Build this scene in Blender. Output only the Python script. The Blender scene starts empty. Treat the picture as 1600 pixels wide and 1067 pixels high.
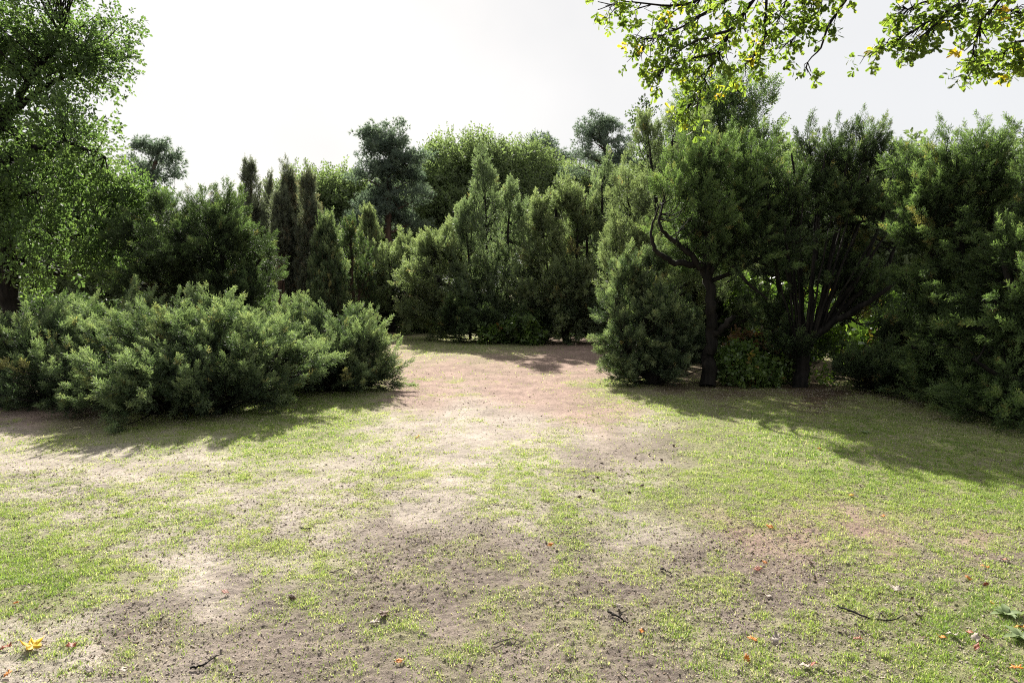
import bpy, math, random
import numpy as np
from mathutils import Vector
R = math.radians
SC = bpy.context.scene
COL = SC.collection

# ------------------------------------------------------------------ camera, sky, sun, exposure
CAM_H = 1.6
F = 1067.0                      # focal length in pixels of the 1600 px wide photograph
PITCH = math.atan(78.5 / F)
cam = bpy.data.cameras.new('camera'); camo = bpy.data.objects.new('camera', cam); COL.objects.link(camo)
cam.sensor_width = 36.0; cam.lens = 36.0 * F / 1600.0
cam.clip_start = 0.05; cam.clip_end = 2000
camo.location = (0, 0, CAM_H); camo.rotation_euler = (R(90) - PITCH, 0, 0)
SC.camera = camo

SUN_EL, SUN_AZ = R(35.5), R(-12)     # azimuth measured from +Y, negative = to the left
w = bpy.data.worlds.new('World'); SC.world = w; w.use_nodes = True
nt = w.node_tree; nt.nodes.clear()
sky = nt.nodes.new('ShaderNodeTexSky'); sky.sky_type = 'NISHITA'; sky.sun_disc = False
sky.sun_elevation = SUN_EL; sky.sun_rotation = SUN_AZ % (2 * math.pi); sky.dust_density = 3.0; sky.air_density = 1.2
veil = nt.nodes.new('ShaderNodeTexNoise'); veil.inputs['Scale'].default_value = 1.6; veil.inputs['Detail'].default_value = 5
tc = nt.nodes.new('ShaderNodeTexCoord'); nt.links.new(tc.outputs['Generated'], veil.inputs['Vector'])
vr = nt.nodes.new('ShaderNodeMapRange'); vr.inputs[1].default_value = .3; vr.inputs[2].default_value = .7
vr.inputs[3].default_value = .915; vr.inputs[4].default_value = .985
nt.links.new(veil.outputs['Fac'], vr.inputs[0])
mx = nt.nodes.new('ShaderNodeMix'); mx.data_type = 'RGBA'
nt.links.new(vr.outputs[0], mx.inputs[0]); nt.links.new(sky.outputs[0], mx.inputs[6])
mx.inputs[7].default_value = (2.88, 2.90, 2.94, 1)      # thin bright cloud veil
bg = nt.nodes.new('ShaderNodeBackground'); bg.inputs['Strength'].default_value = 0.1
nt.links.new(mx.outputs[2], bg.inputs['Color'])
wo = nt.nodes.new('ShaderNodeOutputWorld'); nt.links.new(bg.outputs[0], wo.inputs[0])

sun = bpy.data.lights.new('sun', 'SUN'); suno = bpy.data.objects.new('sun', sun); COL.objects.link(suno)
sun.energy = 5.0; sun.angle = R(0.6); sun.color = (1, .95, .86)
sdir = Vector((math.sin(SUN_AZ) * math.cos(SUN_EL), math.cos(SUN_AZ) * math.cos(SUN_EL), math.sin(SUN_EL)))
suno.rotation_euler = sdir.to_track_quat('Z', 'Y').to_euler(); suno.location = sdir * 60

SC.view_settings.view_transform = 'Standard'; SC.view_settings.look = 'None'
SC.view_settings.gamma = 1; SC.view_settings.use_curve_mapping = False
SC.view_settings.exposure = 1.55
SC.cycles.max_bounces = 6; SC.cycles.diffuse_bounces = 3; SC.cycles.transmission_bounces = 4
SC.cycles.use_denoising = False; SC.cycles.sample_clamp_indirect = 3; SC.cycles.sample_clamp_direct = 6; SC.cycles.filter_width = 1.1
SC.cycles.caustics_reflective = False; SC.cycles.caustics_refractive = False

# ------------------------------------------------------------------ numeric helpers
def hash2(ix, iy, s):
    n = (ix.astype(np.int64) * 374761393 + iy.astype(np.int64) * 668265263 + s * 2147483647) & 0xffffffff
    n = ((n ^ (n >> 13)) * 1274126177) & 0xffffffff
    n = (n ^ (n >> 16)) & 0xffffffff
    return n / 4294967295.0
def vnoise(x, y, s=0):
    ix, iy = np.floor(x), np.floor(y); fx, fy = x - ix, y - iy
    fx = fx * fx * (3 - 2 * fx); fy = fy * fy * (3 - 2 * fy)
    a, b = hash2(ix, iy, s), hash2(ix + 1, iy, s); c, d = hash2(ix, iy + 1, s), hash2(ix + 1, iy + 1, s)
    return (a + (b - a) * fx) * (1 - fy) + (c + (d - c) * fx) * fy
def fbm(x, y, s=0, o=4):
    t = np.zeros_like(x, dtype=float); a, tot = 1., 0.
    for k in range(o):
        t += a * vnoise(x * 2 ** k, y * 2 ** k, s + k * 17); tot += a; a *= .55
    return t / tot
def nrm(v):
    return v / np.maximum(np.linalg.norm(v, axis=-1, keepdims=True), 1e-9)

def ray(px, py):
    u, v = (px - 800) / F, (533.5 - py) / F
    return np.array([u, math.cos(PITCH) + v * math.sin(PITCH), v * math.cos(PITCH) - math.sin(PITCH)])
def at(px, py, Y):                  # the point at distance Y seen at a photograph position
    d = ray(px, py); return np.array([0, 0, CAM_H]) + d * (Y / d[1])
def gpt(px, py):                    # the ground point seen at a photograph position
    d = ray(px, py); return np.array([0, 0, CAM_H]) + d * (-CAM_H / d[2])

def ground_z(x, y):
    x = np.asarray(x, float); y = np.asarray(y, float)
    return .10 * (fbm(x * .22 + 3, y * .22 + 7, 5, 2) - .5) * np.clip((y - 1.5) / 4, 0, 1)

# ------------------------------------------------------------------ mesh and object helpers
def mesh_from(name, verts, tris, attr=None, quads=None, col=None, smooth=False, mats=None):
    me = bpy.data.meshes.new(name)
    verts = np.asarray(verts, np.float32)
    me.vertices.add(len(verts)); me.vertices.foreach_set('co', verts.ravel())
    loops, starts, n = [], [], 0
    if tris is not None and len(tris):
        t = np.asarray(tris, np.int32); loops.append(t.ravel()); starts.append(np.arange(len(t)) * 3); n = len(t) * 3
    if quads is not None and len(quads):
        q = np.asarray(quads, np.int32); loops.append(q.ravel()); starts.append(n + np.arange(len(q)) * 4)
    loops = np.concatenate(loops).astype(np.int32); starts = np.concatenate(starts).astype(np.int32)
    me.loops.add(len(loops)); me.polygons.add(len(starts))
    me.polygons.foreach_set('loop_start', starts)
    me.loops.foreach_set('vertex_index', loops)
    if smooth: me.polygons.foreach_set('use_smooth', np.ones(len(starts), bool))
    if attr is not None:
        a = me.attributes.new('tint', 'FLOAT', 'POINT'); a.data.foreach_set('value', np.asarray(attr, np.float32))
    if col is not None:
        a = me.attributes.new('soil', 'FLOAT_COLOR', 'POINT'); a.data.foreach_set('color', np.asarray(col, np.float32).ravel())
    me.update(calc_edges=True)
    return me
def link(name, me, mat, parent=None, loc=None):
    o = bpy.data.objects.new(name, me); COL.objects.link(o)
    if mat is not None and not me.materials: me.materials.append(mat)
    if parent is not None: o.parent = parent
    if loc is not None: o.location = loc
    return o
def tag(o, label, cat, group=None):
    o['label'] = label; o['category'] = cat
    if group: o['group'] = group
    return o
def thing(name, label, cat, loc, group=None):
    o = bpy.data.objects.new(name, None); COL.objects.link(o); o.location = loc; o.empty_display_size = .2
    return tag(o, label, cat, group)

class Tubes:
    """collects tapering bent tubes"""
    def __init__(s): s.v, s.q, s.n = [], [], 0
    def add(s, pts, rad, k=6):
        pts = np.asarray(pts, float); rad = np.asarray(rad, float); m = len(pts)
        tan = nrm(np.gradient(pts, axis=0))
        ref = np.array([.31, .87, .2]); u = nrm(np.cross(tan, ref)); vv = np.cross(tan, u)
        a = np.linspace(0, 2 * math.pi, k, endpoint=False)
        ring = pts[:, None] + rad[:, None, None] * (np.cos(a)[None, :, None] * u[:, None] + np.sin(a)[None, :, None] * vv[:, None])
        s.v.append(ring.reshape(-1, 3))
        i, j = np.meshgrid(np.arange(m - 1), np.arange(k), indexing='ij'); j2 = (j + 1) % k
        s.q.append((s.n + np.stack([i * k + j, i * k + j2, (i + 1) * k + j2, (i + 1) * k + j], -1)).reshape(-1, 4))
        s.n += m * k
    def mesh(s, name):
        return mesh_from(name, np.concatenate(s.v), None, quads=np.concatenate(s.q), smooth=True)
def smooth_line(pts, n, rng=None, wob=0):
    pts = np.asarray(pts, float); t = np.linspace(0, 1, len(pts)); tt = np.linspace(0, 1, n)
    out = np.stack([np.interp(tt, t, pts[:, k]) for k in range(pts.shape[1])], -1)
    for _ in range(max(1, n // (2 * len(pts)))): out[1:-1] = .25 * out[:-2] + .5 * out[1:-1] + .25 * out[2:]
    if rng is not None and wob:
        w_ = rng.normal(0, wob, (n, 3)); w_[0] = 0
        out[:, :3] += .6 * w_ + .4 * np.roll(w_, 1, 0)
    return out

# ------------------------------------------------------------------ materials
def nodes(name):
    m = bpy.data.materials.new(name); m.use_nodes = True; t = m.node_tree; t.nodes.clear()
    out = t.nodes.new('ShaderNodeOutputMaterial'); return m, t, out
def ramp(t, stops):
    r = t.nodes.new('ShaderNodeValToRGB'); e = r.color_ramp.elements
    while len(e) < len(stops): e.new(.5)
    for k, (p, c) in enumerate(stops): e[k].position = p; e[k].color = (*c, 1)
    return r
def leaf_mat(name, stops, trans=.4, rough=.55, spec=.35, tgain=1.6, tblue=.45):
    m, t, out = nodes(name); L = t.links.new
    a = t.nodes.new('ShaderNodeAttribute'); a.attribute_name = 'tint'
    r = ramp(t, stops); L(a.outputs['Fac'], r.inputs[0])
    p = t.nodes.new('ShaderNodeBsdfPrincipled'); L(r.outputs[0], p.inputs['Base Color'])
    p.inputs['Roughness'].default_value = rough; p.inputs['Specular IOR Level'].default_value = spec
    g = t.nodes.new('ShaderNodeMix'); g.data_type = 'RGBA'; g.blend_type = 'MULTIPLY'; g.inputs[0].default_value = 1
    L(r.outputs[0], g.inputs[6]); g.inputs[7].default_value = (tgain * .95, tgain * 1.1, tgain * tblue, 1)
    tr = t.nodes.new('ShaderNodeBsdfTranslucent'); L(g.outputs[2], tr.inputs[0])
    ms = t.nodes.new('ShaderNodeMixShader'); ms.inputs[0].default_value = trans
    L(p.outputs[0], ms.inputs[1]); L(tr.outputs[0], ms.inputs[2]); L(ms.outputs[0], out.inputs[0])
    return m
def bark_mat(name, c0, c1, scale=14):
    m, t, out = nodes(name); L = t.links.new
    tc = t.nodes.new('ShaderNodeTexCoord'); mp = t.nodes.new('ShaderNodeMapping'); mp.inputs['Scale'].default_value = (1, 1, .18)
    n = t.nodes.new('ShaderNodeTexNoise'); n.inputs['Scale'].default_value = scale; n.inputs['Detail'].default_value = 6
    L(tc.outputs['Object'], mp.inputs[0]); L(mp.outputs[0], n.inputs['Vector'])
    r = ramp(t, [(.35, c0), (.68, c1)]); L(n.outputs['Fac'], r.inputs[0])
    p = t.nodes.new('ShaderNodeBsdfPrincipled'); p.inputs['Roughness'].default_value = .9; p.inputs['Specular IOR Level'].default_value = .2
    L(r.outputs[0], p.inputs['Base Color'])
    b = t.nodes.new('ShaderNodeBump'); b.inputs['Strength'].default_value = .9; b.inputs['Distance'].default_value = .02
    L(n.outputs['Fac'], b.inputs['Height']); L(b.outputs[0], p.inputs['Normal']); L(p.outputs[0], out.inputs[0])
    return m
M = {}
M['juniper'] = leaf_mat('juniper_needles', [(0, (.013, .020, .012)), (.42, (.048, .070, .038)), (.85, (.205, .246, .138)), (1, (.22, .18, .08))], .38, .62, .3, tgain=2.0, tblue=.58)  # near-black hollows and sunlit tips are put into this colour ramp
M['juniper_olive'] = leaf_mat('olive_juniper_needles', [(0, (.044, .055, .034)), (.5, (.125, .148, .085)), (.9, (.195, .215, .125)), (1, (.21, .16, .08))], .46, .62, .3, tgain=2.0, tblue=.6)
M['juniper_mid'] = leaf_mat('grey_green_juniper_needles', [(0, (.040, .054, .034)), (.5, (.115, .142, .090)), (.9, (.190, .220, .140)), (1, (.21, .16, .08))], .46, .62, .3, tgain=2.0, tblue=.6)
M['juniper_shade'] = leaf_mat('shaded_juniper_needles', [(0, (.009, .014, .007)), (.45, (.026, .038, .018)), (.85, (.092, .130, .058)), (1, (.16, .12, .05))], .40, .62, .3, tgain=2.2, tblue=.6)  # needles darkened in colour to stand in for shade within backlit crowns
M['juniper_half_shade'] = leaf_mat('half_shaded_juniper_needles', [(0, (.012, .019, .009)), (.4, (.038, .058, .025)), (.85, (.130, .178, .076)), (1, (.18, .14, .06))], .42, .62, .3, tgain=2.3, tblue=.55)  # step between lit and shaded needles, part of the shade is in the colour
M['column'] = leaf_mat('column_juniper_needles', [(0, (.052, .055, .046)), (.6, (.108, .116, .090)), (.9, (.155, .162, .120)), (1, (.17, .13, .09))], .40, .65, .25, tgain=1.9, tblue=.65)
M['oak'] = leaf_mat('oak_leaves', [(0, (.026, .040, .022)), (.5, (.066, .098, .042)), (.94, (.12, .155, .055)), (.97, (.20, .14, .04)), (1, (.24, .12, .03))], .50, .6, .3, tgain=2.15, tblue=.55)
M['oak_near'] = leaf_mat('overhanging_oak_leaves', [(0, (.042, .062, .020)), (.5, (.095, .125, .032)), (.86, (.165, .190, .045)), (.92, (.36, .27, .03)), (1, (.36, .17, .03))], .62, .5, .3, tgain=2.2, tblue=.45)
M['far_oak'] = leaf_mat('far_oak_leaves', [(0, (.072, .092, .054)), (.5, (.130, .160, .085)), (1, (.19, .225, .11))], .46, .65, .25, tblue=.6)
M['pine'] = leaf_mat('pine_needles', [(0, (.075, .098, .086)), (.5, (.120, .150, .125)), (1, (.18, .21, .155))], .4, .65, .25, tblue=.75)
M['litter'] = leaf_mat('dry_litter', [(0, (.05, .035, .025)), (.5, (.14, .095, .065)), (.8, (.26, .20, .15)), (1, (.42, .36, .29))], .08, .8, .2)
M['bramble'] = leaf_mat('bramble_leaves', [(0, (.05, .08, .03)), (.5, (.09, .14, .04)), (.9, (.17, .23, .06)), (1, (.26, .12, .04))], .45, .35, .6)
M['sapling'] = leaf_mat('sapling_leaves', [(0, (.06, .10, .02)), (1, (.14, .20, .045))], .5, tgain=1.6)
M['bracken'] = leaf_mat('bracken_fronds', [(0, (.07, .04, .022)), (1, (.16, .09, .045))], .4)
M['grass'] = leaf_mat('grass_blades', [(0, (.115, .180, .042)), (.5, (.215, .275, .070)), (.86, (.300, .325, .115)), (.93, (.42, .38, .24)), (1, (.50, .45, .34))], .45, .55, .3, tgain=1.6, tblue=.55)
M['bark'] = bark_mat('dark_bark', (.004, .0035, .003), (.020, .017, .014))
M['red_bark'] = bark_mat('red_brown_bark', (.035, .022, .016), (.11, .070, .050))
M['grey_twig'] = bark_mat('grey_twigs', (.06, .05, .042), (.19, .165, .14), 30)

def plain(name, stops, trans=.25, rough=.6):
    m, t, out = nodes(name); L = t.links.new
    tc = t.nodes.new('ShaderNodeTexCoord'); n = t.nodes.new('ShaderNodeTexNoise'); n.inputs['Scale'].default_value = 38; n.inputs['Detail'].default_value = 4
    L(tc.outputs['Object'], n.inputs['Vector']); r = ramp(t, stops); L(n.outputs['Fac'], r.inputs[0])
    p = t.nodes.new('ShaderNodeBsdfPrincipled'); p.inputs['Roughness'].default_value = rough; L(r.outputs[0], p.inputs['Base Color'])
    tr = t.nodes.new('ShaderNodeBsdfTranslucent'); L(r.outputs[0], tr.inputs[0])
    ms = t.nodes.new('ShaderNodeMixShader'); ms.inputs[0].default_value = trans
    L(p.outputs[0], ms.inputs[1]); L(tr.outputs[0], ms.inputs[2]); L(ms.outputs[0], out.inputs[0]); return m
M['leaf_yellow'] = plain('yellow_leaf', [(.3, (.62, .38, .015)), (.7, (.75, .52, .02))], .4)
M['leaf_orange'] = plain('orange_leaf', [(.3, (.45, .14, .015)), (.7, (.60, .25, .02))], .35)
M['leaf_red'] = plain('red_brown_leaf', [(.3, (.16, .035, .015)), (.7, (.30, .08, .03))], .25)
M['leaf_brown'] = plain('brown_leaf', [(.3, (.07, .04, .025)), (.7, (.17, .10, .065))], .15)
M['leaf_pale'] = plain('pale_leaf', [(.3, (.20, .165, .135)), (.7, (.34, .285, .24))], .12, .8)
M['cone_brown'] = plain('pine_cone_scales', [(.3, (.06, .035, .02)), (.7, (.14, .08, .045))], 0)
M['rosette'] = plain('weed_leaves', [(.3, (.17, .23, .10)), (.7, (.27, .34, .16))], .5, .6)
M['orange_paint'] = plain('orange_mark', [(.3, (.55, .09, .01)), (.7, (.70, .14, .02))], 0)

# ground surface
m, t, out = nodes('sandy_ground'); L = t.links.new
a = t.nodes.new('ShaderNodeAttribute'); a.attribute_name = 'soil'
tc = t.nodes.new('ShaderNodeTexCoord')
def noise(scale, det=5, rough=.6):
    n = t.nodes.new('ShaderNodeTexNoise'); n.inputs['Scale'].default_value = scale; n.inputs['Detail'].default_value = det
    n.inputs['Roughness'].default_value = rough; L(tc.outputs['Object'], n.inputs['Vector']); return n
n1, n2, n3 = noise(2.2), noise(26, 6, .7), noise(120, 3, .7)
def mult(c, n, lo, hi, a0=.3, a1=.7):
    mr = t.nodes.new('ShaderNodeMapRange'); mr.inputs[1].default_value = a0; mr.inputs[2].default_value = a1
    mr.inputs[3].default_value = lo; mr.inputs[4].default_value = hi; L(n.outputs['Fac'], mr.inputs[0])
    v = t.nodes.new('ShaderNodeVectorMath'); v.operation = 'SCALE'; L(c, v.inputs[0]); L(mr.outputs[0], v.inputs['Scale']); return v.outputs[0]
c = mult(a.outputs['Color'], n1, .82, 1.15); c = mult(c, n2, .72, 1.22); c = mult(c, n3, .7, 1.25)
p = t.nodes.new('ShaderNodeBsdfPrincipled'); p.inputs['Roughness'].default_value = .95; p.inputs['Specular IOR Level'].default_value = .04
L(c, p.inputs['Base Color'])
b1 = t.nodes.new('ShaderNodeBump'); b1.inputs['Strength'].default_value = .8; b1.inputs['Distance'].default_value = .02; L(n2.outputs['Fac'], b1.inputs['Height'])
b2 = t.nodes.new('ShaderNodeBump'); b2.inputs['Strength'].default_value = .8; b2.inputs['Distance'].default_value = .009; L(n3.outputs['Fac'], b2.inputs['Height'])
L(b1.outputs[0], b2.inputs['Normal']); L(b2.outputs[0], p.inputs['Normal']); L(p.outputs[0], out.inputs[0])
M['ground'] = m
M['crumb'] = plain('soil_crumbs', [(.3, (.19, .155, .13)), (.7, (.36, .305, .26))], 0, .9)

# ------------------------------------------------------------------ ground cover map (turf, sand, bare soil)
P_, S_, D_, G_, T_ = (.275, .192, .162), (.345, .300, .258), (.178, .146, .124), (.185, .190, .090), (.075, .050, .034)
CTRL = [
 (610,520,0,P_),(560,518,0,P_),(650,537,.95,G_),(740,540,.95,G_),(800,542,.7,G_),(620,545,.3,P_),(700,528,.6,G_),
 (700,570,0,P_),(850,565,0,P_),(930,580,.02,P_),(640,600,.05,P_),(780,600,0,P_),(880,610,.02,P_),(960,608,.6,G_),(900,545,0,P_),(780,560,0,P_),
 (700,650,.04,S_),(600,670,.05,S_),(800,660,.03,S_),(720,690,.06,S_),(900,650,.08,P_),(880,690,.25,S_),(820,625,.02,P_),(660,625,.05,P_),
 (960,640,.3,P_),(1000,660,.4,S_),
 (560,620,.6,G_),(480,640,.75,G_),(400,660,.8,G_),(300,680,.75,G_),(200,670,.6,G_),(520,680,.7,G_),(430,700,.65,G_),(560,720,.5,S_),
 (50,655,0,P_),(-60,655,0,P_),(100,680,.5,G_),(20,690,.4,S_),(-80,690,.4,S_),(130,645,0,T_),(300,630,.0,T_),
 (60,715,.1,S_),(200,720,.15,S_),(330,715,.25,S_),(150,740,.1,S_),(300,760,.3,S_),(450,750,.3,S_),(600,760,.35,S_),(700,740,.3,S_),(750,770,.3,S_),(-60,730,.1,S_),
 (50,790,.42,S_),(120,800,.40,S_),(220,790,.4,S_),(300,820,.4,S_),(400,810,.2,S_),(470,800,.08,S_),(560,790,.12,S_),(640,800,.1,S_),(600,830,.15,D_),
 (800,740,.4,S_),(900,730,.2,D_),(980,710,.1,D_),(1050,700,.15,D_),(900,790,.4,S_),(820,800,.4,S_),
 (1100,730,.6,G_),(1200,720,.8,G_),(1100,680,.6,G_),(1050,640,.7,G_),(1200,650,.85,G_),(1350,680,.9,G_),(1500,720,.9,G_),(1590,760,.85,G_),(1300,740,.8,G_),
 (1400,780,.75,G_),(1550,820,.7,G_),(1200,790,.65,G_),(1050,780,.5,G_),(1000,760,.4,S_),(1700,780,.8,G_),
 (1150,840,.2,P_),(1250,840,.12,P_),(1350,830,.2,P_),(1400,850,.25,P_),(1550,850,.35,P_),(1680,860,.4,D_),
 (1000,840,.45,S_),(900,850,.35,D_),(1100,880,.3,D_),(1300,880,.35,D_),(1450,890,.4,D_),(1580,900,.5,D_),
 (20,900,.9,G_),(60,930,.95,G_),(20,960,.9,G_),(120,900,.6,G_),(150,940,.15,S_),(200,960,.2,D_),(100,970,.3,S_),(40,1000,.15,S_),(20,1040,.3,S_),
 (100,1030,.5,S_),(180,1040,.4,D_),(-60,920,.8,G_),(-60,1020,.4,S_),
 (250,900,.4,S_),(350,890,.4,S_),(450,890,.4,S_),(350,940,.05,S_),(420,930,.15,D_),(300,980,.3,D_),(450,980,.4,D_),(400,1040,.25,D_),(550,1020,.35,D_),(550,920,.4,D_),
 (650,870,.25,D_),(750,880,.15,D_),(700,950,.15,D_),(800,950,.1,D_),(900,930,.2,D_),(950,980,.1,D_),(850,1030,.3,D_),(700,1040,.35,D_),(1000,900,.2,D_),(1000,1000,.2,D_),
 (1100,950,.3,D_),(1200,950,.3,D_),(1300,960,.4,D_),(1100,1030,.5,D_),(1250,1030,.5,D_),(1400,1000,.5,D_),(1500,960,.5,D_),(1580,1000,.85,G_),(1590,1050,.7,G_),(1400,1050,.65,D_),
 (500,1100,.3,D_),(1000,1100,.4,D_),(1400,1120,.6,D_),(100,1110,.4,S_),(800,1150,.3,D_),
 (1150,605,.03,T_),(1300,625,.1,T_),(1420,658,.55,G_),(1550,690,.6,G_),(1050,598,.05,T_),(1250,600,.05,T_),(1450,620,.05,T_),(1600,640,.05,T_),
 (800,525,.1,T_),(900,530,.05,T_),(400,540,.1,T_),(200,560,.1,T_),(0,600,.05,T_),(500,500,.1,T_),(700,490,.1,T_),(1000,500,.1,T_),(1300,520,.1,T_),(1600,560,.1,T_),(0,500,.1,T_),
]
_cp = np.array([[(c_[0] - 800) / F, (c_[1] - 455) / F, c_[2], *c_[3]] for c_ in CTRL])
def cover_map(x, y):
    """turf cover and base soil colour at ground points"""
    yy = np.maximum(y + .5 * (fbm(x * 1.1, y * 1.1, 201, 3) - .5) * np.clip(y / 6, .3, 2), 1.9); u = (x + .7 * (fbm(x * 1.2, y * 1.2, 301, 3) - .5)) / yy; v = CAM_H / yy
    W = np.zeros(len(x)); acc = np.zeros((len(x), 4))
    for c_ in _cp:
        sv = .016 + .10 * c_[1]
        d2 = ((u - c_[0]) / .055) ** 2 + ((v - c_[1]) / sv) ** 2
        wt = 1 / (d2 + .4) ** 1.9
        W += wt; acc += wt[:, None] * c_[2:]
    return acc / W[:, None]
def turf(x, y, cov):
    """patchy turf density 0..1"""
    n = .55 * fbm(x * 1.9, y * 1.9, 31, 4) + .45 * fbm(x * 6.5 + 9, y * 6.5, 47, 3)
    return np.clip((n - (.56 - .52 * cov)) / .34, 0, 1)

def axis(lo, hi, step, far, g=1.18):
    a_ = list(np.arange(lo, hi + 1e-6, step)); s = step
    while a_[-1] < far: s *= g; a_.append(a_[-1] + s)
    s = step; b_ = [lo]
    while b_[-1] > -far: s *= g; b_.append(b_[-1] - s)
    return np.array(b_[:0:-1] + a_)
gx = axis(-4.6, 4.6, .0135, 600, 1.05); gy = axis(2.3, 5.4, .011, 900, 1.02)
gy = gy[gy > -60]
X, Y = np.meshgrid(gx, gy); xs, ys = X.ravel(), Y.ravel()
cm = cover_map(xs, ys)
tf = turf(xs, ys, cm[:, 0])
def ruts(x, y):
    # worn tyre lines crossing the sand at the left
    r = 0
    for (ax, ay, bx, by) in RUT:
        ex, ey = bx - ax, by - ay; l = math.hypot(ex, ey); ex /= l; ey /= l
        s = (x - ax) * ex + (y - ay) * ey; d = -(x - ax) * ey + (y - ay) * ex
        r = r + np.exp(-(d / .05) ** 2) * np.clip(s / .4, 0, 1) * np.clip((l - s) / .4, 0, 1) * (.6 + .4 * np.sign(np.sin(s * 75)))
    return r
RUT = [(*gpt(20, 708)[:2], *gpt(175, 726)[:2]), (*gpt(0, 760)[:2], *gpt(140, 777)[:2]), (*gpt(270, 733)[:2], *gpt(390, 742)[:2])]
def surf_z(x, y, c=None, t=None):
    x = np.atleast_1d(np.asarray(x, float)); y = np.atleast_1d(np.asarray(y, float))
    if c is None: c = cover_map(x, y)
    if t is None: t = turf(x, y, c[:, 0])
    near = np.clip((16 - y) / 6, 0, 1) * np.clip((9 - np.abs(x)) / 2, 0, 1)
    ro = .5 + .8 * np.clip(.2 - c[:, 2], 0, .15) / .15
    return ground_z(x, y) + near * (.020 * (fbm(x * 7, y * 7, 3, 3) - .5) + ro * (.013 * (fbm(x * 22, y * 22, 11, 2) - .5) + .018 * (vnoise(x * 55, y * 55, 19) - .5) * np.clip((8 - y) / 3, 0, 1)) + .006 * t) - .022 * ruts(x, y)
def sz(x, y): return float(surf_z(x, y)[0])
zs = surf_z(xs, ys, cm, tf)
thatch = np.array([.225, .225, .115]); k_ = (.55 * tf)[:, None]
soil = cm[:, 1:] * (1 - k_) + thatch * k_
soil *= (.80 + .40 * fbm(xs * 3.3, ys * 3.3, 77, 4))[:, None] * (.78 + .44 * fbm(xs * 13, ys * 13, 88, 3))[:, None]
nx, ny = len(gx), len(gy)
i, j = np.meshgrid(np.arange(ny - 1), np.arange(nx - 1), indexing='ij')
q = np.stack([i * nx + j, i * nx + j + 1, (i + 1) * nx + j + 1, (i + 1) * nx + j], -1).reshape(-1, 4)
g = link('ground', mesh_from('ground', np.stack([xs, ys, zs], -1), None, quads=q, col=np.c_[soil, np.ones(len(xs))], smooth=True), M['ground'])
g['kind'] = 'structure'

# ------------------------------------------------------------------ grass, soil crumbs, leaf litter: countless, one object each
rng = np.random.default_rng(5)
def scatter_ground(n, y0, y1, margin=1.12, xmax=11):
    y_ = np.sqrt(rng.uniform(y0 ** 2, y1 ** 2, n)); x_ = rng.uniform(-.75, .75, n) * margin * y_
    k = np.abs(x_) < xmax; return x_[k], y_[k]
V, Tn, A, off = [], [], [], 0
def blades(n, y0, y1, lmin, lmax, wd, dens):
    global off
    x_, y_ = scatter_ground(n, y0, y1)
    c_ = cover_map(x_, y_); d_ = turf(x_, y_, c_[:, 0])
    # tufts: clump-scale modulation
    tuft = vnoise(x_ * 16, y_ * 16, 91)
    keep = rng.random(len(x_)) < dens * d_ * np.clip(.30 + 1.7 * (tuft - .28), .05, 1.3) + .07 * np.clip(c_[:, 0] * 3, 0, 1)
    z_ = surf_z(x_[keep], y_[keep], c_[keep], d_[keep]); x_, y_, d_, tuft, cv = x_[keep], y_[keep], d_[keep], tuft[keep], c_[keep, 0]
    m_ = len(x_)
    L_ = rng.uniform(lmin, lmax, m_) * (.55 + .6 * tuft) * (.65 + .45 * cv)
    az = rng.uniform(0, 2 * math.pi, m_); lean = rng.uniform(.25, 1.15, m_)
    base = np.stack([x_, y_, z_ - .003], -1)
    dirh = np.stack([np.cos(az), np.sin(az), np.zeros(m_)], -1); side = np.stack([-np.sin(az), np.cos(az), np.zeros(m_)], -1)
    up = np.array([0, 0, 1.])
    w_ = (wd * rng.uniform(.7, 1.3, m_))[:, None]
    mid = base + L_[:, None] * .5 * (up * np.cos(lean * .6)[:, None] + dirh * np.sin(lean * .6)[:, None])
    tip = mid + L_[:, None] * .5 * (up * np.cos(lean * 1.5)[:, None] + dirh * np.sin(lean * 1.5)[:, None])
    v = np.stack([base - side * w_, base + side * w_, mid - side * w_ * .8, mid + side * w_ * .8, tip], 1)
    V.append(v.reshape(-1, 3))
    tr = np.array([[0, 1, 3], [0, 3, 2], [2, 3, 4]])
    Tn.append((off + np.arange(m_)[:, None, None] * 5 + tr[None]).reshape(-1, 3)); off += m_ * 5
    hue = np.clip(.62 - .34 * cv + .5 * (fbm(x_ * 1.3, y_ * 1.3, 63, 2) - .5) + rng.normal(0, .17, m_) , 0, .86)
    dry = rng.random(m_) < np.clip(.5 - .5 * cv, .06, .5); hue[dry] = rng.uniform(.9, 1, dry.sum())
    A.append(np.repeat(hue, 5))
blades(900000, 2.3, 6.0, .014, .036, .0014, .95)
blades(700000, 6.0, 12.5, .02, .042, .0026, .9)
blades(90000, 12.5, 24, .04, .08, .0065, .95)
g = link('grass', mesh_from('grass', np.concatenate(V), np.concatenate(Tn), np.concatenate(A)), M['grass'])
g['kind'] = 'stuff'; g['label'] = 'short patchy turf growing in tufts over the sandy clearing'

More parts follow.
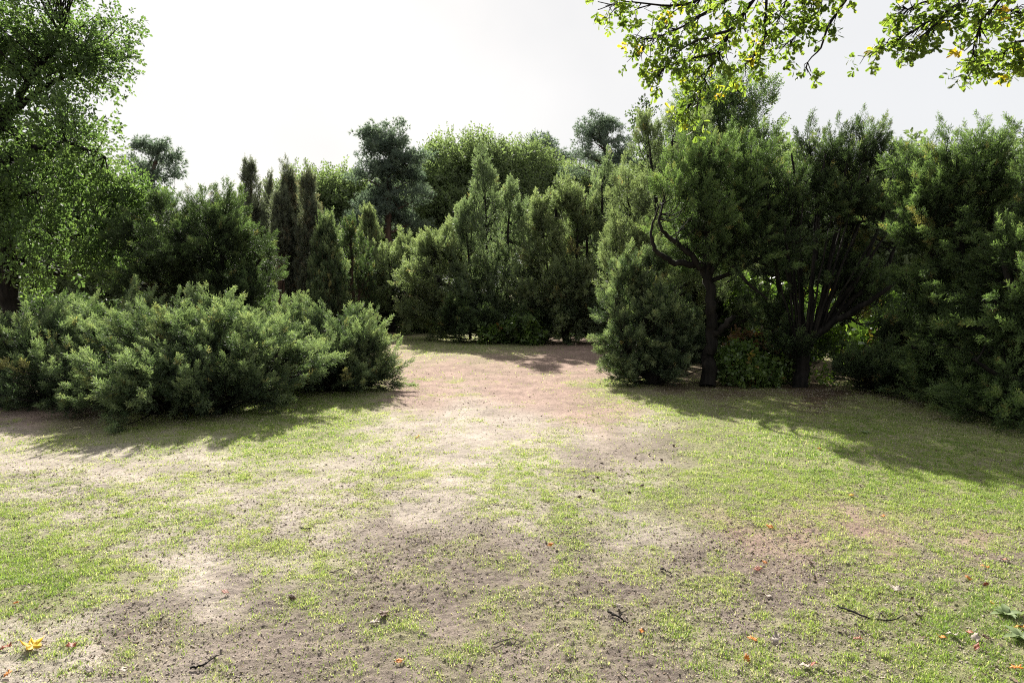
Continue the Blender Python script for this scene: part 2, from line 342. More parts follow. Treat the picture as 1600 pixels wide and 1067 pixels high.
def rock_tmpl(r_):
    v = np.array([[1, 0, 0], [-1, 0, 0], [0, 1, 0], [0, -1, 0], [0, 0, 1], [0, 0, -.5]], float) * r_.uniform(.6, 1.3, (6, 1)) + r_.normal(0, .15, (6, 3))
    f = np.array([[0, 2, 4], [2, 1, 4], [1, 3, 4], [3, 0, 4], [2, 0, 5], [1, 2, 5], [3, 1, 5], [0, 3, 5]]); return v, f
V, Tn, off = [], [], 0
for k in range(6):
    tv, tf_ = rock_tmpl(rng)
    for (n, y0, y1, s0, s1) in ((42000, 2.3, 5.5, .0018, .0075), (20000, 5.5, 11, .003, .010), (1800, 10, 22, .006, .015)):
        x_, y_ = scatter_ground(n, y0, y1); c_ = cover_map(x_, y_)
        pr = np.where(c_[:, 0] < .12, .22, .45) * np.clip((.30 - c_[:, 1]) / .14, .18, 1) * np.clip(fbm(x_ * 2.2, y_ * 2.2, 8, 3) * 2.6 - .6, .05, 1)
        kp = rng.random(len(x_)) < pr; x_, y_ = x_[kp], y_[kp]; m_ = len(x_); z_ = surf_z(x_, y_, c_[kp])
        az = rng.uniform(0, 6.28, m_); s_ = s0 + (s1 - s0) * rng.random(m_) ** 2.2
        ca, sa = np.cos(az), np.sin(az)
        v = np.stack([tv[None, :, 0] * ca[:, None] - tv[None, :, 1] * sa[:, None], tv[None, :, 0] * sa[:, None] + tv[None, :, 1] * ca[:, None], np.repeat(tv[None, :, 2], m_, 0) * .8], -1)
        v = v * s_[:, None, None] + np.stack([x_, y_, z_ + s_ * .2], -1)[:, None]
        V.append(v.reshape(-1, 3)); Tn.append((off + np.arange(m_)[:, None, None] * 6 + tf_[None]).reshape(-1, 3)); off += m_ * 6
g = link('soil_crumbs', mesh_from('soil_crumbs', np.concatenate(V), np.concatenate(Tn)), M['crumb'])
g['kind'] = 'stuff'; g['label'] = 'small brown crumbs of soil and worm casts on the bare ground'

V, Tn, A, off = [], [], [], 0
for (n, y0, y1, l0, l1) in ((52000, 2.3, 6, .003, .017), (26000, 6, 14, .006, .026)):
    x_, y_ = scatter_ground(n, y0, y1); c_ = cover_map(x_, y_)
    kp = rng.random(len(x_)) < np.clip(.25 + 1.2 * (fbm(x_ * 1.7, y_ * 1.7, 66, 3) - .45) * 2 + .9 * np.clip(.14 - c_[:, 2], 0, .08) / .08, .04, 1)
    x_, y_, c_ = x_[kp], y_[kp], c_[kp]; m_ = len(x_); z_ = surf_z(x_, y_, c_) + .003
    az = rng.uniform(0, 6.28, m_); l_ = l0 + (l1 - l0) * rng.random(m_) ** 2; w_ = l_ * rng.uniform(.10, .5, m_); ti = rng.normal(0, .35, m_)
    d = np.stack([np.cos(az), np.sin(az), ti], -1); u = np.stack([-np.sin(az), np.cos(az), rng.normal(0, .35, m_)], -1); b_ = np.stack([x_, y_, z_], -1)
    v = np.stack([b_ - d * l_[:, None], b_ + u * w_[:, None] + [0, 0, .002], b_ + d * l_[:, None], b_ - u * w_[:, None]], 1)
    V.append(v.reshape(-1, 3)); tr = np.array([[0, 1, 2], [0, 2, 3]]); Tn.append((off + np.arange(m_)[:, None, None] * 4 + tr[None]).reshape(-1, 3)); off += m_ * 4
    A.append(np.repeat(rng.random(m_) ** 1.4, 4))
g = link('ground_litter', mesh_from('ground_litter', np.concatenate(V), np.concatenate(Tn), np.concatenate(A)), M['litter'])
g['kind'] = 'stuff'; g['label'] = 'tiny bits of dry leaf, bark and straw scattered over soil and turf'

# ------------------------------------------------------------------ foliage templates (unit size, growing along +Z)
def perp(d, r_):
    u = nrm(np.cross(d, nrm(r_.normal(size=3)))); return u
def tri_needle(vs, fs, p_, d, ln, wd, r_):
    u = perp(d, r_) * wd * .5; k = len(vs); vs += [p_ - u, p_ + u, p_ + d * ln]; fs.append((k, k + 1, k + 2))
def t_juniper(seed, shoots=8, need=6, ln=.15, wd=.050):
    r_ = np.random.default_rng(seed); vs, fs = [], []
    z = np.array([0, 0, 1.])
    for s_ in range(shoots + 1):
        if s_ == shoots: st, d, l_ = z * .55, z, .45
        else:
            h = .04 + .72 * s_ / shoots; az = s_ * 2.4 + r_.normal(0, .3); an = r_.uniform(.5, .95)
            d = np.array([math.cos(az) * math.sin(an), math.sin(az) * math.sin(an), math.cos(an)]); st = z * h
            l_ = .42 * (1 - .5 * h) * r_.uniform(.7, 1.2)
        for n_ in range(need):
            tt = .08 + .92 * n_ / need
            nd = nrm(d * .85 + perp(d, r_) * .5)
            tri_needle(vs, fs, st + d * l_ * tt, nd, ln * r_.uniform(.8, 1.3), wd, r_)
    return np.array(vs), np.array(fs)
def t_leaves(seed, n=9, ln=.34, wd=.2, spread=.9, detail=1):
    """a twig end with n leaves"""
    r_ = np.random.default_rng(seed); vs, fs = [], []
    z = np.array([0, 0, 1.])
    for s_ in range(n):
        h = .1 + .85 * (s_ + .5) / n; az = s_ * 2.4 + r_.normal(0, .4); an = r_.uniform(.5, 1.35) * spread
        d = np.array([math.cos(az) * math.sin(an), math.sin(az) * math.sin(an), math.cos(an)])
        u = perp(d, r_); nn = np.cross(d, u); l_ = ln * r_.uniform(.7, 1.2); w_ = wd * r_.uniform(.8, 1.15); p0 = z * h + d * .05
        k = len(vs); cup = r_.uniform(-.12, .2)
        if detail == 2:   # lobed oak leaf outline
            ts = [0, .10, .22, .33, .44, .55, .66, .78, .88, 1.0]; ws = [.05, .16, .30, .20, .42, .28, .50, .32, .36, .0]
            mid0 = len(vs)
            for tt in ts: vs.append(p0 + d * l_ * tt + nn * l_ * cup * tt * tt)
            for sg in (-1, 1):
                e0 = len(vs)
                for tt, ww in zip(ts, ws): vs.append(p0 + d * l_ * (tt + .03 * (ww > .3)) + u * sg * w_ * ww + nn * l_ * (cup * tt * tt + .10 * ww))
                for q_ in range(len(ts) - 1):
                    fs.append((mid0 + q_, e0 + q_, e0 + q_ + 1)); fs.append((mid0 + q_, e0 + q_ + 1, mid0 + q_ + 1))
        else:
            vs += [p0, p0 + d * l_ * .55 + u * w_ * .5 + nn * l_ * .08, p0 + d * l_ + nn * l_ * cup, p0 + d * l_ * .55 - u * w_ * .5 + nn * l_ * .08]
            fs += [(k, k + 1, k + 2), (k, k + 2, k + 3)]
    return np.array(vs), np.array(fs)
def t_pine(seed, tufts=7, need=11):
    r_ = np.random.default_rng(seed); vs, fs = [], []
    z = np.array([0, 0, 1.])
    for s_ in range(tufts):
        h = .2 + .7 * s_ / tufts; az = s_ * 2.4; an = r_.uniform(.4, 1.0)
        d = nrm(np.array([math.cos(az) * math.sin(an), math.sin(az) * math.sin(an), math.cos(an) + .2])); st = z * h + d * .2
        for n_ in range(need):
            tri_needle(vs, fs, st, nrm(d + r_.normal(0, .55, 3)), r_.uniform(.22, .36), .05, r_)
    return np.array(vs), np.array(fs)
TJ = [t_juniper(s) for s in range(4)]                         # near juniper sprays
TM = [t_juniper(s + 20, 6, 4, .20, .075) for s in range(3)]   # middle distance
TL = [t_leaves(s + 80, 12, .20, .13, 1.0) for s in range(4)]   # small far leaves
TO = [t_leaves(s) for s in range(4)]
TO2 = [t_leaves(s + 9, 7, .46, .36, 1.0, 2) for s in range(5)]
TB = [t_leaves(s + 60, 8, .42, .30, 1.0) for s in range(3)]
TP = [t_pine(s) for s in range(3)]

def place(tmpls, pos, dirs, scale, tint, rng_):
    """copy foliage templates to many places and return verts, tris, tint"""
    V, Tn, A, off = [], [], [], 0
    which = rng_.integers(0, len(tmpls), len(pos))
    for k, (tv, tf_) in enumerate(tmpls):
        i_ = np.nonzero(which == k)[0]
        if not len(i_): continue
        d = nrm(dirs[i_]); u = nrm(np.cross(d, nrm(rng_.normal(size=d.shape)))); v_ = np.cross(d, u)
        Rm = np.stack([u, v_, d], -1)                          # columns
        vv = np.einsum('nij,kj->nki', Rm, tv) * scale[i_][:, None, None] + pos[i_][:, None]
        V.append(vv.reshape(-1, 3)); Tn.append((off + np.arange(len(i_))[:, None, None] * len(tv) + tf_[None]).reshape(-1, 3)); off += len(i_) * len(tv)
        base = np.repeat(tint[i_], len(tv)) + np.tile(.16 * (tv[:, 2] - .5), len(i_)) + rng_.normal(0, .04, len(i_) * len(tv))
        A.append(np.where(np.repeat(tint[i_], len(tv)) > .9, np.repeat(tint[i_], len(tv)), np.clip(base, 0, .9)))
    return np.concatenate(V), np.concatenate(Tn), np.concatenate(A)

def grow(name, label, cat, base_px, Yd, lobes, stems=(), n=200, sprays=12, size=.28, plume=.45, width=.13, up=.5, kind='plume', tm=None,
         leaf='juniper', bark='bark', seed=1, group=None, wood='trunk', leaves='crown', tk=6, pull=.74, brown=.01, shell=.22, twig=.008, droop=0., out=1.0, cl=6, cs=.05):
    """a woody plant: stems, a branch to every clump and leafy sprays on every clump.
    lobes: (px, py, rx, ry, dy[, cone]) in photograph units at distance Yd+dy; stems: list of (px, py, dy, r_px)"""
    rg = np.random.default_rng(seed); k = Yd / F
    bx = (base_px - 800) / F * Yd; b0 = np.array([bx, Yd, float(ground_z(bx, Yd))])
    root = thing(name, label, cat, b0, group)
    E = []
    for lb in lobes:
        px, py, rx, ry, dy = lb[:5]; cone = len(lb) > 5
        y_ = Yd + dy; s_ = y_ / F; c_ = at(px, py, y_) - b0
        E.append((c_, rx * s_, ry * s_, cone))
    vol = np.array([(e[1] ** 2 * e[2]) ** .75 for e in E]); cnt = rg.multinomial(n, vol / vol.sum())
    C_, D_dir, IN = [], [], []
    for (c_, rx, ry, cone), m_ in zip(E, cnt):
        if not m_: continue
        if cone:
            h = rg.random(m_) ** 1.1; az = rg.uniform(0, 2 * math.pi, m_)
            prof = np.minimum(1, ((1 - h) * 1.9)) ** .75 * np.minimum(1, .6 + h * 2.5)
            rr = rx * prof * rg.random(m_) ** .4
            p_ = np.stack([np.cos(az) * rr, np.sin(az) * rr, (h * 2 - 1) * ry - .25 * plume], -1) + c_
            d = np.stack([np.cos(az) * .45, np.sin(az) * .45, np.full(m_, .75 + up)], -1) + rg.normal(0, .16, (m_, 3))
            inn = rr / max(rx, 1e-3)
        else:
            dirs = nrm(rg.normal(size=(m_, 3))); r_ = rg.random(m_) ** shell
            p_ = dirs * r_[:, None] * np.array([rx, rx * .9, ry]) + c_
            rel = p_ - (c_ - np.array([0, 0, ry * .55])); d = nrm(rel) * out + np.array([0, 0, up])
            nc = min(m_, max(2, int(m_ / cl))); ci = rg.integers(0, nc, m_)      # gather the shoots into boughs
            p_ = p_[:nc][ci] * pull + p_ * (1 - pull) + rg.normal(0, cs, (m_, 3)); d = nrm(d)[:nc][ci] + (p_ - p_[:nc][ci]) * .9 + rg.normal(0, .2, (m_, 3)); inn = r_
        C_.append(p_); D_dir.append(nrm(d)); IN.append(inn)
    C_, D_dir, IN = np.concatenate(C_), np.concatenate(D_dir), np.concatenate(IN)
    ok = C_[:, 2] > .06; C_, D_dir, IN = C_[ok], D_dir[ok], IN[ok]; n = len(C_)
    # wood
    tb = Tubes(); nodes_, nrad = [], []
    for st in stems:
        pts = np.array([np.append(at(s_[0], s_[1], Yd + s_[2]) - b0, s_[3] * (Yd + s_[2]) / F) for s_ in st])
        m_ = max(10, 5 * len(pts)); ln = smooth_line(pts, m_)
        wob = rg.normal(0, 1, (m_, 3)) * (ln[:, 3:4] * .28); wob[0] = 0; ln[:, :3] += wob
        tb.add(ln[:, :3], np.maximum(ln[:, 3], .004), 9); nodes_.append(ln[:, :3]); nrad.append(ln[:, 3])
    if not stems:
        top = max(E, key=lambda e: e[0][2]); hh = top[0][2] + top[2] * .5
        for e in (E if len(E) < 5 else E[:5]):
            pts = np.array([[0, 0, -.05], [e[0][0] * .5, e[0][1] * .5, max(.1, e[0][2] * .45)], [*e[0][:2], e[0][2] + e[2] * .55]])
            rr = max(.02, .022 * hh); ln = smooth_line(pts, 9); tb.add(ln, np.linspace(rr, rr * .25, 9), 7); nodes_.append(ln); nrad.append(np.linspace(rr, rr * .25, 9))
    N_, NR = np.concatenate(nodes_), np.concatenate(nrad)
    for p_, d in zip(C_, D_dir):
        dd = np.linalg.norm(N_ - p_, axis=1) + .9 * np.maximum(0, N_[:, 2] - p_[2] + .12) + .15 * np.linalg.norm(N_[:, :2] - p_[:2], axis=1)
        i_ = int(np.argmin(dd)); q0 = N_[i_]; l_ = np.linalg.norm(p_ - q0)
        mid = q0 * .5 + p_ * .5 - d * l_ * .18 - np.array([0, 0, .05 * l_]) + rg.normal(0, .04 * l_, 3)
        r0 = min(NR[i_] * .6, twig * (.6 + 1.1 * l_)) + .002
        tip = p_ + d * plume * .75
        tb.add(smooth_line(np.array([q0, mid, p_, tip]), 7), np.linspace(r0, .0025, 7), 4)
    link(wood, tb.mesh(wood), M[bark], root)
    # foliage
    S = np.repeat(np.arange(n), sprays); m_ = len(S); t_ = rg.random(m_) ** .85
    ax = D_dir[S]; pl = (plume * rg.uniform(.6, 1.35, n))[S]
    rad = nrm(rg.normal(size=(m_, 3))); rad -= ax * np.sum(rad * ax, -1, keepdims=True); rad = nrm(rad)
    if kind == 'plume':
        wr = (width * rg.uniform(.7, 1.3, n))[S] * (1.05 - t_) ** .8 * rg.random(m_) ** .5
        pos = C_[S] + ax * (t_ * pl)[:, None] + rad * wr[:, None]
        dr = ax * .8 + rad * (.75 * (1.05 - t_))[:, None] + np.array([0, 0, .12 - droop]) + rg.normal(0, .12, (m_, 3))
        sc = size * rg.uniform(.65, 1.2, m_) * (1.1 - .35 * t_)
    elif kind == 'blob':
        o = nrm(rg.normal(size=(m_, 3))) * (rg.random(m_) ** .45)[:, None]
        pos = C_[S] + o * np.array([1, 1, .7]) * width * 1.0 * rg.uniform(.7, 1.3, n)[S][:, None] + ax * .3 * plume
        dr = nrm(o) * .8 + ax * .5 + np.array([0, 0, -.05 - droop]) + rg.normal(0, .3, (m_, 3)); sc = size * rg.uniform(.7, 1.25, m_)
    else:                                                       # flat pads of pine foliage
        o = nrm(rg.normal(size=(m_, 3))) * (rg.random(m_) ** .5)[:, None]
        pos = C_[S] + o * np.array([1, 1, .22]) * width
        dr = o * np.array([1, 1, .3]) + np.array([0, 0, .55]) + rg.normal(0, .25, (m_, 3)); sc = size * rg.uniform(.7, 1.25, m_)
    tint = np.clip(.18 + .56 * t_ * (kind == 'plume') + .28 * (kind != 'plume') + rg.normal(0, .10, n)[S] + rg.normal(0, .09, m_), .02, .88)  # lighter young tips, exaggerated: lit tips and shaded hollows painted into the tint
    br = rg.random(m_) < brown; tint[br] = rg.uniform(.95, 1, br.sum())
    br = (rg.random(n) < brown * .4 * (kind == 'plume'))[S]; tint[br] = .97
    sc = sc * rg.uniform(.72, 1.32, n)[S]
    ok = (pos[:, 2] > .03) & ((rg.random(n) > .045)[S])
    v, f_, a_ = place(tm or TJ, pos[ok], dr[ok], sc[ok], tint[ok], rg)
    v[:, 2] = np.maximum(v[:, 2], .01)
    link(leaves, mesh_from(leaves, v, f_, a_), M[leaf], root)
    return root

exec_plan = True
# ------------------------------------------------------------------ LEFT: sprawling junipers, oak, juniper tree
BUSH = dict(wood='stems', leaves='foliage', kind='plume', tm=TJ, plume=.44, width=.068, size=.155, sprays=22, cl=5.5, cs=.07, pull=.80, brown=.02)
GB = 'low sprawling junipers on the left'
grow('juniper_bush', 'broad sprawling green juniper bush at the left edge beside bare brown earth', 'bush', 80, 9.8,
     [(60,562,115,62,0),(165,560,90,56,.3),(20,600,90,46,-.3),(120,605,110,38,-.5),(-90,570,90,70,0),(190,520,60,26,.6)],
     [[(70,640,0,10),(60,570,0,8),(20,550,0,3)],[(80,640,0,10),(130,560,.2,7),(190,535,.4,3)],[(80,645,0,9),(150,600,-.2,6),(200,560,-.3,3)],[(75,645,0,9),(0,600,-.2,6),(-80,560,0,3)]],
     n=600, seed=11, group=GB, up=.3, **BUSH)
grow('juniper_bush', 'dark low juniper bush jutting furthest onto the grass in front of the juniper tree', 'bush', 310, 9.2,
     [(265,560,95,54,.2),(350,578,110,62,0),(255,610,95,50,-.6),(425,580,60,50,.2),(335,625,80,38,-.5),(330,525,80,30,.6),(230,635,50,24,-.7)],
     [[(310,655,0,10),(290,590,0,8),(240,550,0,3)],[(315,655,0,10),(350,570,.1,7),(370,545,.4,3)],[(315,655,0,9),(390,600,-.1,6),(440,540,0,3)],[(310,655,0,9),(250,630,-.3,6),(200,590,-.5,3)]],
     n=680, seed=12, group=GB, up=.25, leaf='juniper', **BUSH)
grow('juniper_bush', 'bright upright-tipped juniper bush ending the left row at the pink sandy path', 'bush', 520, 11.2,
     [(508,548,74,46,0),(568,572,44,38,-.2),(470,574,62,42,0),(445,536,45,38,.4),(530,590,62,26,-.4),(500,594,84,18,0),(590,585,26,20,-.2)],
     [[(520,610,0,9),(510,550,0,7),(490,540,0,3)],[(522,610,0,9),(560,560,-.1,6),(595,530,-.1,3)],[(518,610,0,9),(470,560,0,6),(440,545,.2,3)]],
     n=560, seed=13, group=GB, up=.55, leaf='juniper', **BUSH)
grow('juniper_tree', 'dark spreading juniper tree rising behind the low junipers beside the big oak', 'tree', 330, 13.0,
     [(320,392,105,70,0),(256,392,62,68,0),(255,345,40,30,.2),(372,430,50,66,0),(332,352,62,34,0),(320,440,85,45,-.25),(250,450,60,40,-.1),(404,482,30,44,-.3),(330,470,110,50,.2)],
     [[(322,585,0,12),(318,480,0,11),(290,425,0,5),(270,360,0,2)],[(330,585,0,10),(335,450,0,9),(350,390,0,4),(365,340,0,2)],[(318,500,0,8),(380,440,0,5),(410,400,0,2)],[(318,490,0,7),(250,440,0,4),(225,390,0,2)]],
     n=580, seed=14, up=.25, kind='plume', tm=TJ, plume=.42, width=.09, size=.19, sprays=19, leaf='juniper_shade')
grow('oak_tree', 'tall leafy oak with dark crooked limbs filling the upper left corner', 'tree', 10, 13.5,
     [(70,60,140,105,0),(115,95,85,80,.4),(40,250,165,110,0),(135,235,88,80,-.3),(60,380,150,90,0),(165,345,66,80,.2),(-70,150,140,200,0),(150,425,75,60,.3),(-100,380,120,110,0),(60,-70,150,90,0)],
     [[(10,590,0,17),(14,470,0,14),(6,350,0,12),(-25,200,0,9),(-50,60,0,5),(-50,-60,0,3)],[(-25,210,0,8),(28,160,0,6),(45,125,0,4),(100,60,.2,2)],[(0,252,0,6),(60,228,-.3,5),(110,222,-.4,3),(165,245,-.4,2)],
      [(0,320,0,6),(20,308,-.5,4),(60,300,-.7,2)],[(6,350,0,6),(80,380,.3,4),(150,360,.4,2)],[(-20,220,0,6),(60,140,.5,4),(140,100,.6,2)],[(10,400,0,5),(90,430,.4,3),(150,420,.5,1.5)]],
     n=560, sprays=15, size=.24, plume=.25, width=.40, up=.1, kind='blob', tm=TO, leaf='oak', seed=15, brown=.001, shell=.36, twig=.012, cl=5, cs=.2)
grow('pine_tree', 'blue green pine showing between the big left oak and the open sky', 'tree', 225, 30,
     [(246,246,12,3,0),(262,262,12,3,.3),(252,284,18,4,-.3),(276,282,9,3,0),(248,318,24,4,0),(276,308,10,3,.3),(232,236,12,3,0),(228,272,16,4,.5)],
     [[(215,510,0,6),(222,360,0,5),(238,280,0,3.5),(248,235,0,2)],[(225,345,0,3),(250,315,0,2),(270,300,0,1)]],
     n=46, sprays=13, size=.40, plume=.3, width=.42, kind='pad', cl=3, cs=.12, tm=TP, leaf='pine', seed=16, bark='red_bark')

# ------------------------------------------------------------------ column junipers
GC = 'narrow column junipers beyond the left bushes'
def column(label, px, top, bot, hw, Yd, seed, extra=(), brownness=.02, leaf='column', n=None):
    rgc = np.random.default_rng(seed * 3); top += 4; cy = (top + bot) / 2; ry = (bot - top) / 2
    gy_ = 455 + 1707 / Yd
    return grow('column_juniper', label, 'juniper', px, Yd, [(px + rgc.normal(0, 2.5), cy, hw * 1.05, ry, 0, 1), (px + rgc.normal(0, 3), cy + ry * .25, hw * .95, ry * .75, .1, 1), *extra],
        [[(px, gy_, 0, max(3, hw * .22)), (px + 1, (cy + bot) / 2, 0, max(2.5, hw * .18)), (px, top + 12, 0, 1)],
         [(px + 1, gy_, 0, max(2.5, hw * .16)), (px + hw * .4, cy + ry * .3, .1, 2), (px + hw * .3, cy - ry * .2, 0, 1)],
         [(px - 1, gy_, 0, max(2.5, hw * .16)), (px - hw * .4, cy + ry * .3, -.1, 2), (px - hw * .3, cy - ry * .1, 0, 1)]],
        n=n or int(230 + hw * 10), sprays=14, size=.20, plume=.5, width=.08, up=1.5, tm=TM, leaf=leaf, seed=seed, bark='red_bark', brown=brownness, group=GC)
column('tall pointed grey green column juniper, first from the left in its row', 391, 262, 500, 25, 22, 21)
column('slim short column juniper standing between two taller columns', 421, 288, 500, 14, 24, 22)
column('thinnest column juniper with a bare stem below its narrow top', 440, 312, 400, 11, 21, 23)
column('tall column juniper leaning against its twin, left one of the close pair', 456, 266, 470, 18, 21.5, 24, brownness=.06)
column('tall column juniper with brown inner stems, right one of the close pair', 487, 278, 470, 18, 21, 25, brownness=.09)
column('plump bright green column juniper just right of the brown-stemmed pair', 513, 352, 512, 25, 20, 26, leaf='juniper')
column('broad dark column juniper in shade behind the bright plump one', 548, 352, 520, 36, 23, 27, leaf='juniper_shade', n=230)
column('egg-shaped pale column juniper below the tall dark pine', 581, 333, 470, 24, 27, 28, leaf='juniper_olive')

# ------------------------------------------------------------------ middle junipers
GM = 'junipers at the far end of the clearing'
MID = dict(tm=TM, size=.27, plume=.55, width=.12, sprays=16, kind='plume')
grow('juniper_tree', 'soft olive juniper with thin trunk standing by the end of the sandy path', 'tree', 610, 25,
     [(605,440,38,70,0),(630,430,30,60,.3),(590,480,34,36,0),(625,490,28,26,0)], [[(612,517,0,5),(612,470,0,2.4),(606,390,0,0.9)],[(612,500,0,1.8),(630,440,0,0.9)]],
     n=240, seed=31, up=.7, leaf='juniper_olive', group=GM, **MID)
grow('juniper_tree', 'wide bushy juniper with one dark limb sweeping out to the left above the green turf', 'tree', 735, 22.5,
     [(690,420,55,45,0),(660,452,42,50,0),(705,490,55,40,0),(668,500,42,30,-.3),(720,400,40,60,.3)], [[(735,530,0,2.4),(730,470,0,1.8),(690,440,-.2,4),(640,405,-.3,2)],[(730,470,0,5),(720,400,0,1.8),(722,350,0,0.9)],[(730,490,0,2.4),(680,480,0,2)]],
     n=400, seed=32, up=.45, leaf='juniper_olive', group=GM, **MID)
grow('juniper_tree', 'tallest pointed juniper of the middle group, its spire in front of the round oak', 'tree', 765, 22,
     [(755,385,42,132,0,1),(795,410,30,112,.2,1),(730,420,28,95,0,1),(775,470,58,60,0),(815,425,26,95,.4,1),(745,480,50,52,0)],
     [[(768,532,0,4.5),(762,420,0,1.8),(756,280,0,0.9)],[(770,532,0,1.8),(790,420,0,2.4),(797,320,0,1.2)],[(766,532,0,1.8),(735,440,0,1.8),(728,350,0,1.2)]],
     n=520, seed=33, up=1.0, leaf='juniper_mid', group=GM, **MID)
grow('juniper_tree', 'loose many-stemmed juniper with dark inner stems right of the tallest spire', 'tree', 880, 21,
     [(872,350,30,62,0),(838,372,26,54,.2),(903,358,32,58,.2),(870,470,62,56,0),(846,430,34,62,-.2),(895,430,36,60,0)],
     [[(885,535,0,4.5),(860,470,0,1.8),(845,330,0,0.9)],[(888,535,0,2.4),(870,440,0,5),(868,300,0,0.9)],[(885,535,0,2.4),(900,430,0,2.4),(903,310,0,0.9)]],
     n=520, seed=34, up=1.0, leaf='juniper_olive', group=GM, **MID)
grow('juniper_tree', 'tall shadowed juniper with slanting stems half hidden by the feathery juniper on the right', 'tree', 945, 21,
     [(942,385,40,120,.5,1),(916,372,28,62,.5),(972,348,36,72,.2),(930,480,65,60,.2),(990,430,60,90,0)],
     [[(945,535,0,2.4),(945,430,0,5),(940,290,0,0.9)],[(948,535,0,2.4),(970,420,0,2.4),(972,290,0,0.9)],[(942,535,0,7),(918,420,0,2.4),(914,300,0,0.9)]],
     n=520, seed=35, up=1.0, leaf='juniper_mid', group=GM, **MID)
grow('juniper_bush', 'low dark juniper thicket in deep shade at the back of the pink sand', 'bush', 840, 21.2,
     [(800,505,70,36,0),(880,505,75,38,0),(720,505,45,32,.3),(930,510,50,34,0)], n=300, seed=36, up=.4, leaf='juniper_shade', wood='stems', leaves='foliage', **MID)
grow('bramble_patch', 'pale leafy bramble patch low in the shade of the middle junipers', 'bramble', 825, 20.6,
     [(825,515,32,15,0),(780,522,24,9,0)], n=60, sprays=10, size=.28, plume=.2, width=.2, kind='blob', tm=TB, leaf='bramble', seed=37, wood='stems', leaves='foliage')

for px, py, Yd, rx, ry, sd, lf, lb in [(660,500,27,55,26,53,'juniper_olive','low olive shrub closing the gap behind the wide bushy juniper'),(570,495,27,45,30,54,'juniper_shade','dark low shrub at the foot of the egg-shaped column juniper'),
        (470,490,24,60,34,55,'juniper_shade','dark low shrub at the foot of the column juniper pair'),(860,500,26,80,30,56,'juniper_shade','low dark shrub behind the shaded thicket'),(1000,500,25,70,40,57,'juniper_olive','low shrub seen behind the round juniper'),(250,500,20,160,40,58,'juniper_shade','dark low shrub row behind the juniper tree on the left'),(40,500,18,120,45,59,'juniper_shade','dark shrub around the foot of the big left oak')]:
    grow('shrub', lb, 'bush', px, Yd, [(px,py,rx,ry,0),(px-rx*.6,py+8,rx*.6,ry*.7,.5),(px+rx*.6,py+8,rx*.6,ry*.7,.5)], n=170, sprays=12, size=.38, plume=.4, width=.25, kind='blob', tm=TM if lf!='bramble' else TB, leaf=lf, seed=sd, wood='stems', leaves='foliage')
# ------------------------------------------------------------------ woodland behind
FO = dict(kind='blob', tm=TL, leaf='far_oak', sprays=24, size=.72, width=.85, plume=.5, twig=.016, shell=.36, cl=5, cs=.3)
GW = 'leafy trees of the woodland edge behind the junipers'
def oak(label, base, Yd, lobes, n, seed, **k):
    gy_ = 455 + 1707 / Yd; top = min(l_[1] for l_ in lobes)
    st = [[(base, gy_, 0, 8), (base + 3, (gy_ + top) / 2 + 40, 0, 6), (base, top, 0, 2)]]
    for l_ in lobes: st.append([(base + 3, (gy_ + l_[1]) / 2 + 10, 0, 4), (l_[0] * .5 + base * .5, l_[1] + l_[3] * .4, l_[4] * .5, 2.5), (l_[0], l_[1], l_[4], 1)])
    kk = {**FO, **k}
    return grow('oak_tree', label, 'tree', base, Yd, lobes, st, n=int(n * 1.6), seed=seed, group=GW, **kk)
oak('round bright oak crown behind the pair of column junipers', 510, 40, [(500,325,54,50,0),(542,332,34,42,1),(455,352,36,42,1),(510,395,70,60,0)], 330, 41)
oak('broad tallest oak at the centre of the woodland, behind the tallest juniper spire', 745, 42, [(740,278,70,56,0),(685,285,44,52,1),(792,298,42,50,1),(745,350,100,75,0),(680,370,60,60,0)], 480, 42)
oak('small yellowish oak between the central oak and the far blue pine', 832, 45, [(832,285,38,45,0),(815,310,34,40,0),(850,330,50,45,0)], 190, 43)
oak('pale low oak showing left of the tallest column juniper', 352, 38, [(352,362,30,26,0),(335,390,40,36,0),(385,385,30,36,1)], 190, 44)
oak('shaded oak behind the broad dark column juniper', 585, 46, [(578,335,46,46,0),(640,330,46,50,0),(600,400,80,60,0),(540,410,60,60,0)], 260, 45)
oak('woodland oak hidden mostly behind the loose many-stemmed juniper', 900, 46, [(885,305,50,46,0),(942,312,52,46,0),(900,380,90,70,0)], 300, 46)
oak('woodland oak glimpsed through the gaps of the feathery juniper on the right', 1060, 34, [(1040,330,80,80,0),(1110,350,80,90,0),(1070,430,110,70,0)], 330, 47)
oak('sunlit oak glimpsed beneath the fan-stemmed juniper on the right', 1270, 27, [(1230,340,80,90,0),(1320,350,90,90,0),(1280,450,120,70,0)], 330, 48)
oak('sunlit oak behind the far right junipers', 1500, 24, [(1450,350,90,90,0),(1560,340,100,100,0),(1500,450,140,80,0)], 330, 49)
oak('shaded oak behind the big left oak', 130, 30, [(100,330,100,90,0),(200,380,70,60,0),(140,430,130,60,0),(0,380,100,100,0)], 330, 50)
oak('woodland oak behind the dark spreading juniper tree', 290, 34, [(290,430,80,45,0),(370,440,70,50,0),(420,440,50,50,0)], 220, 52)
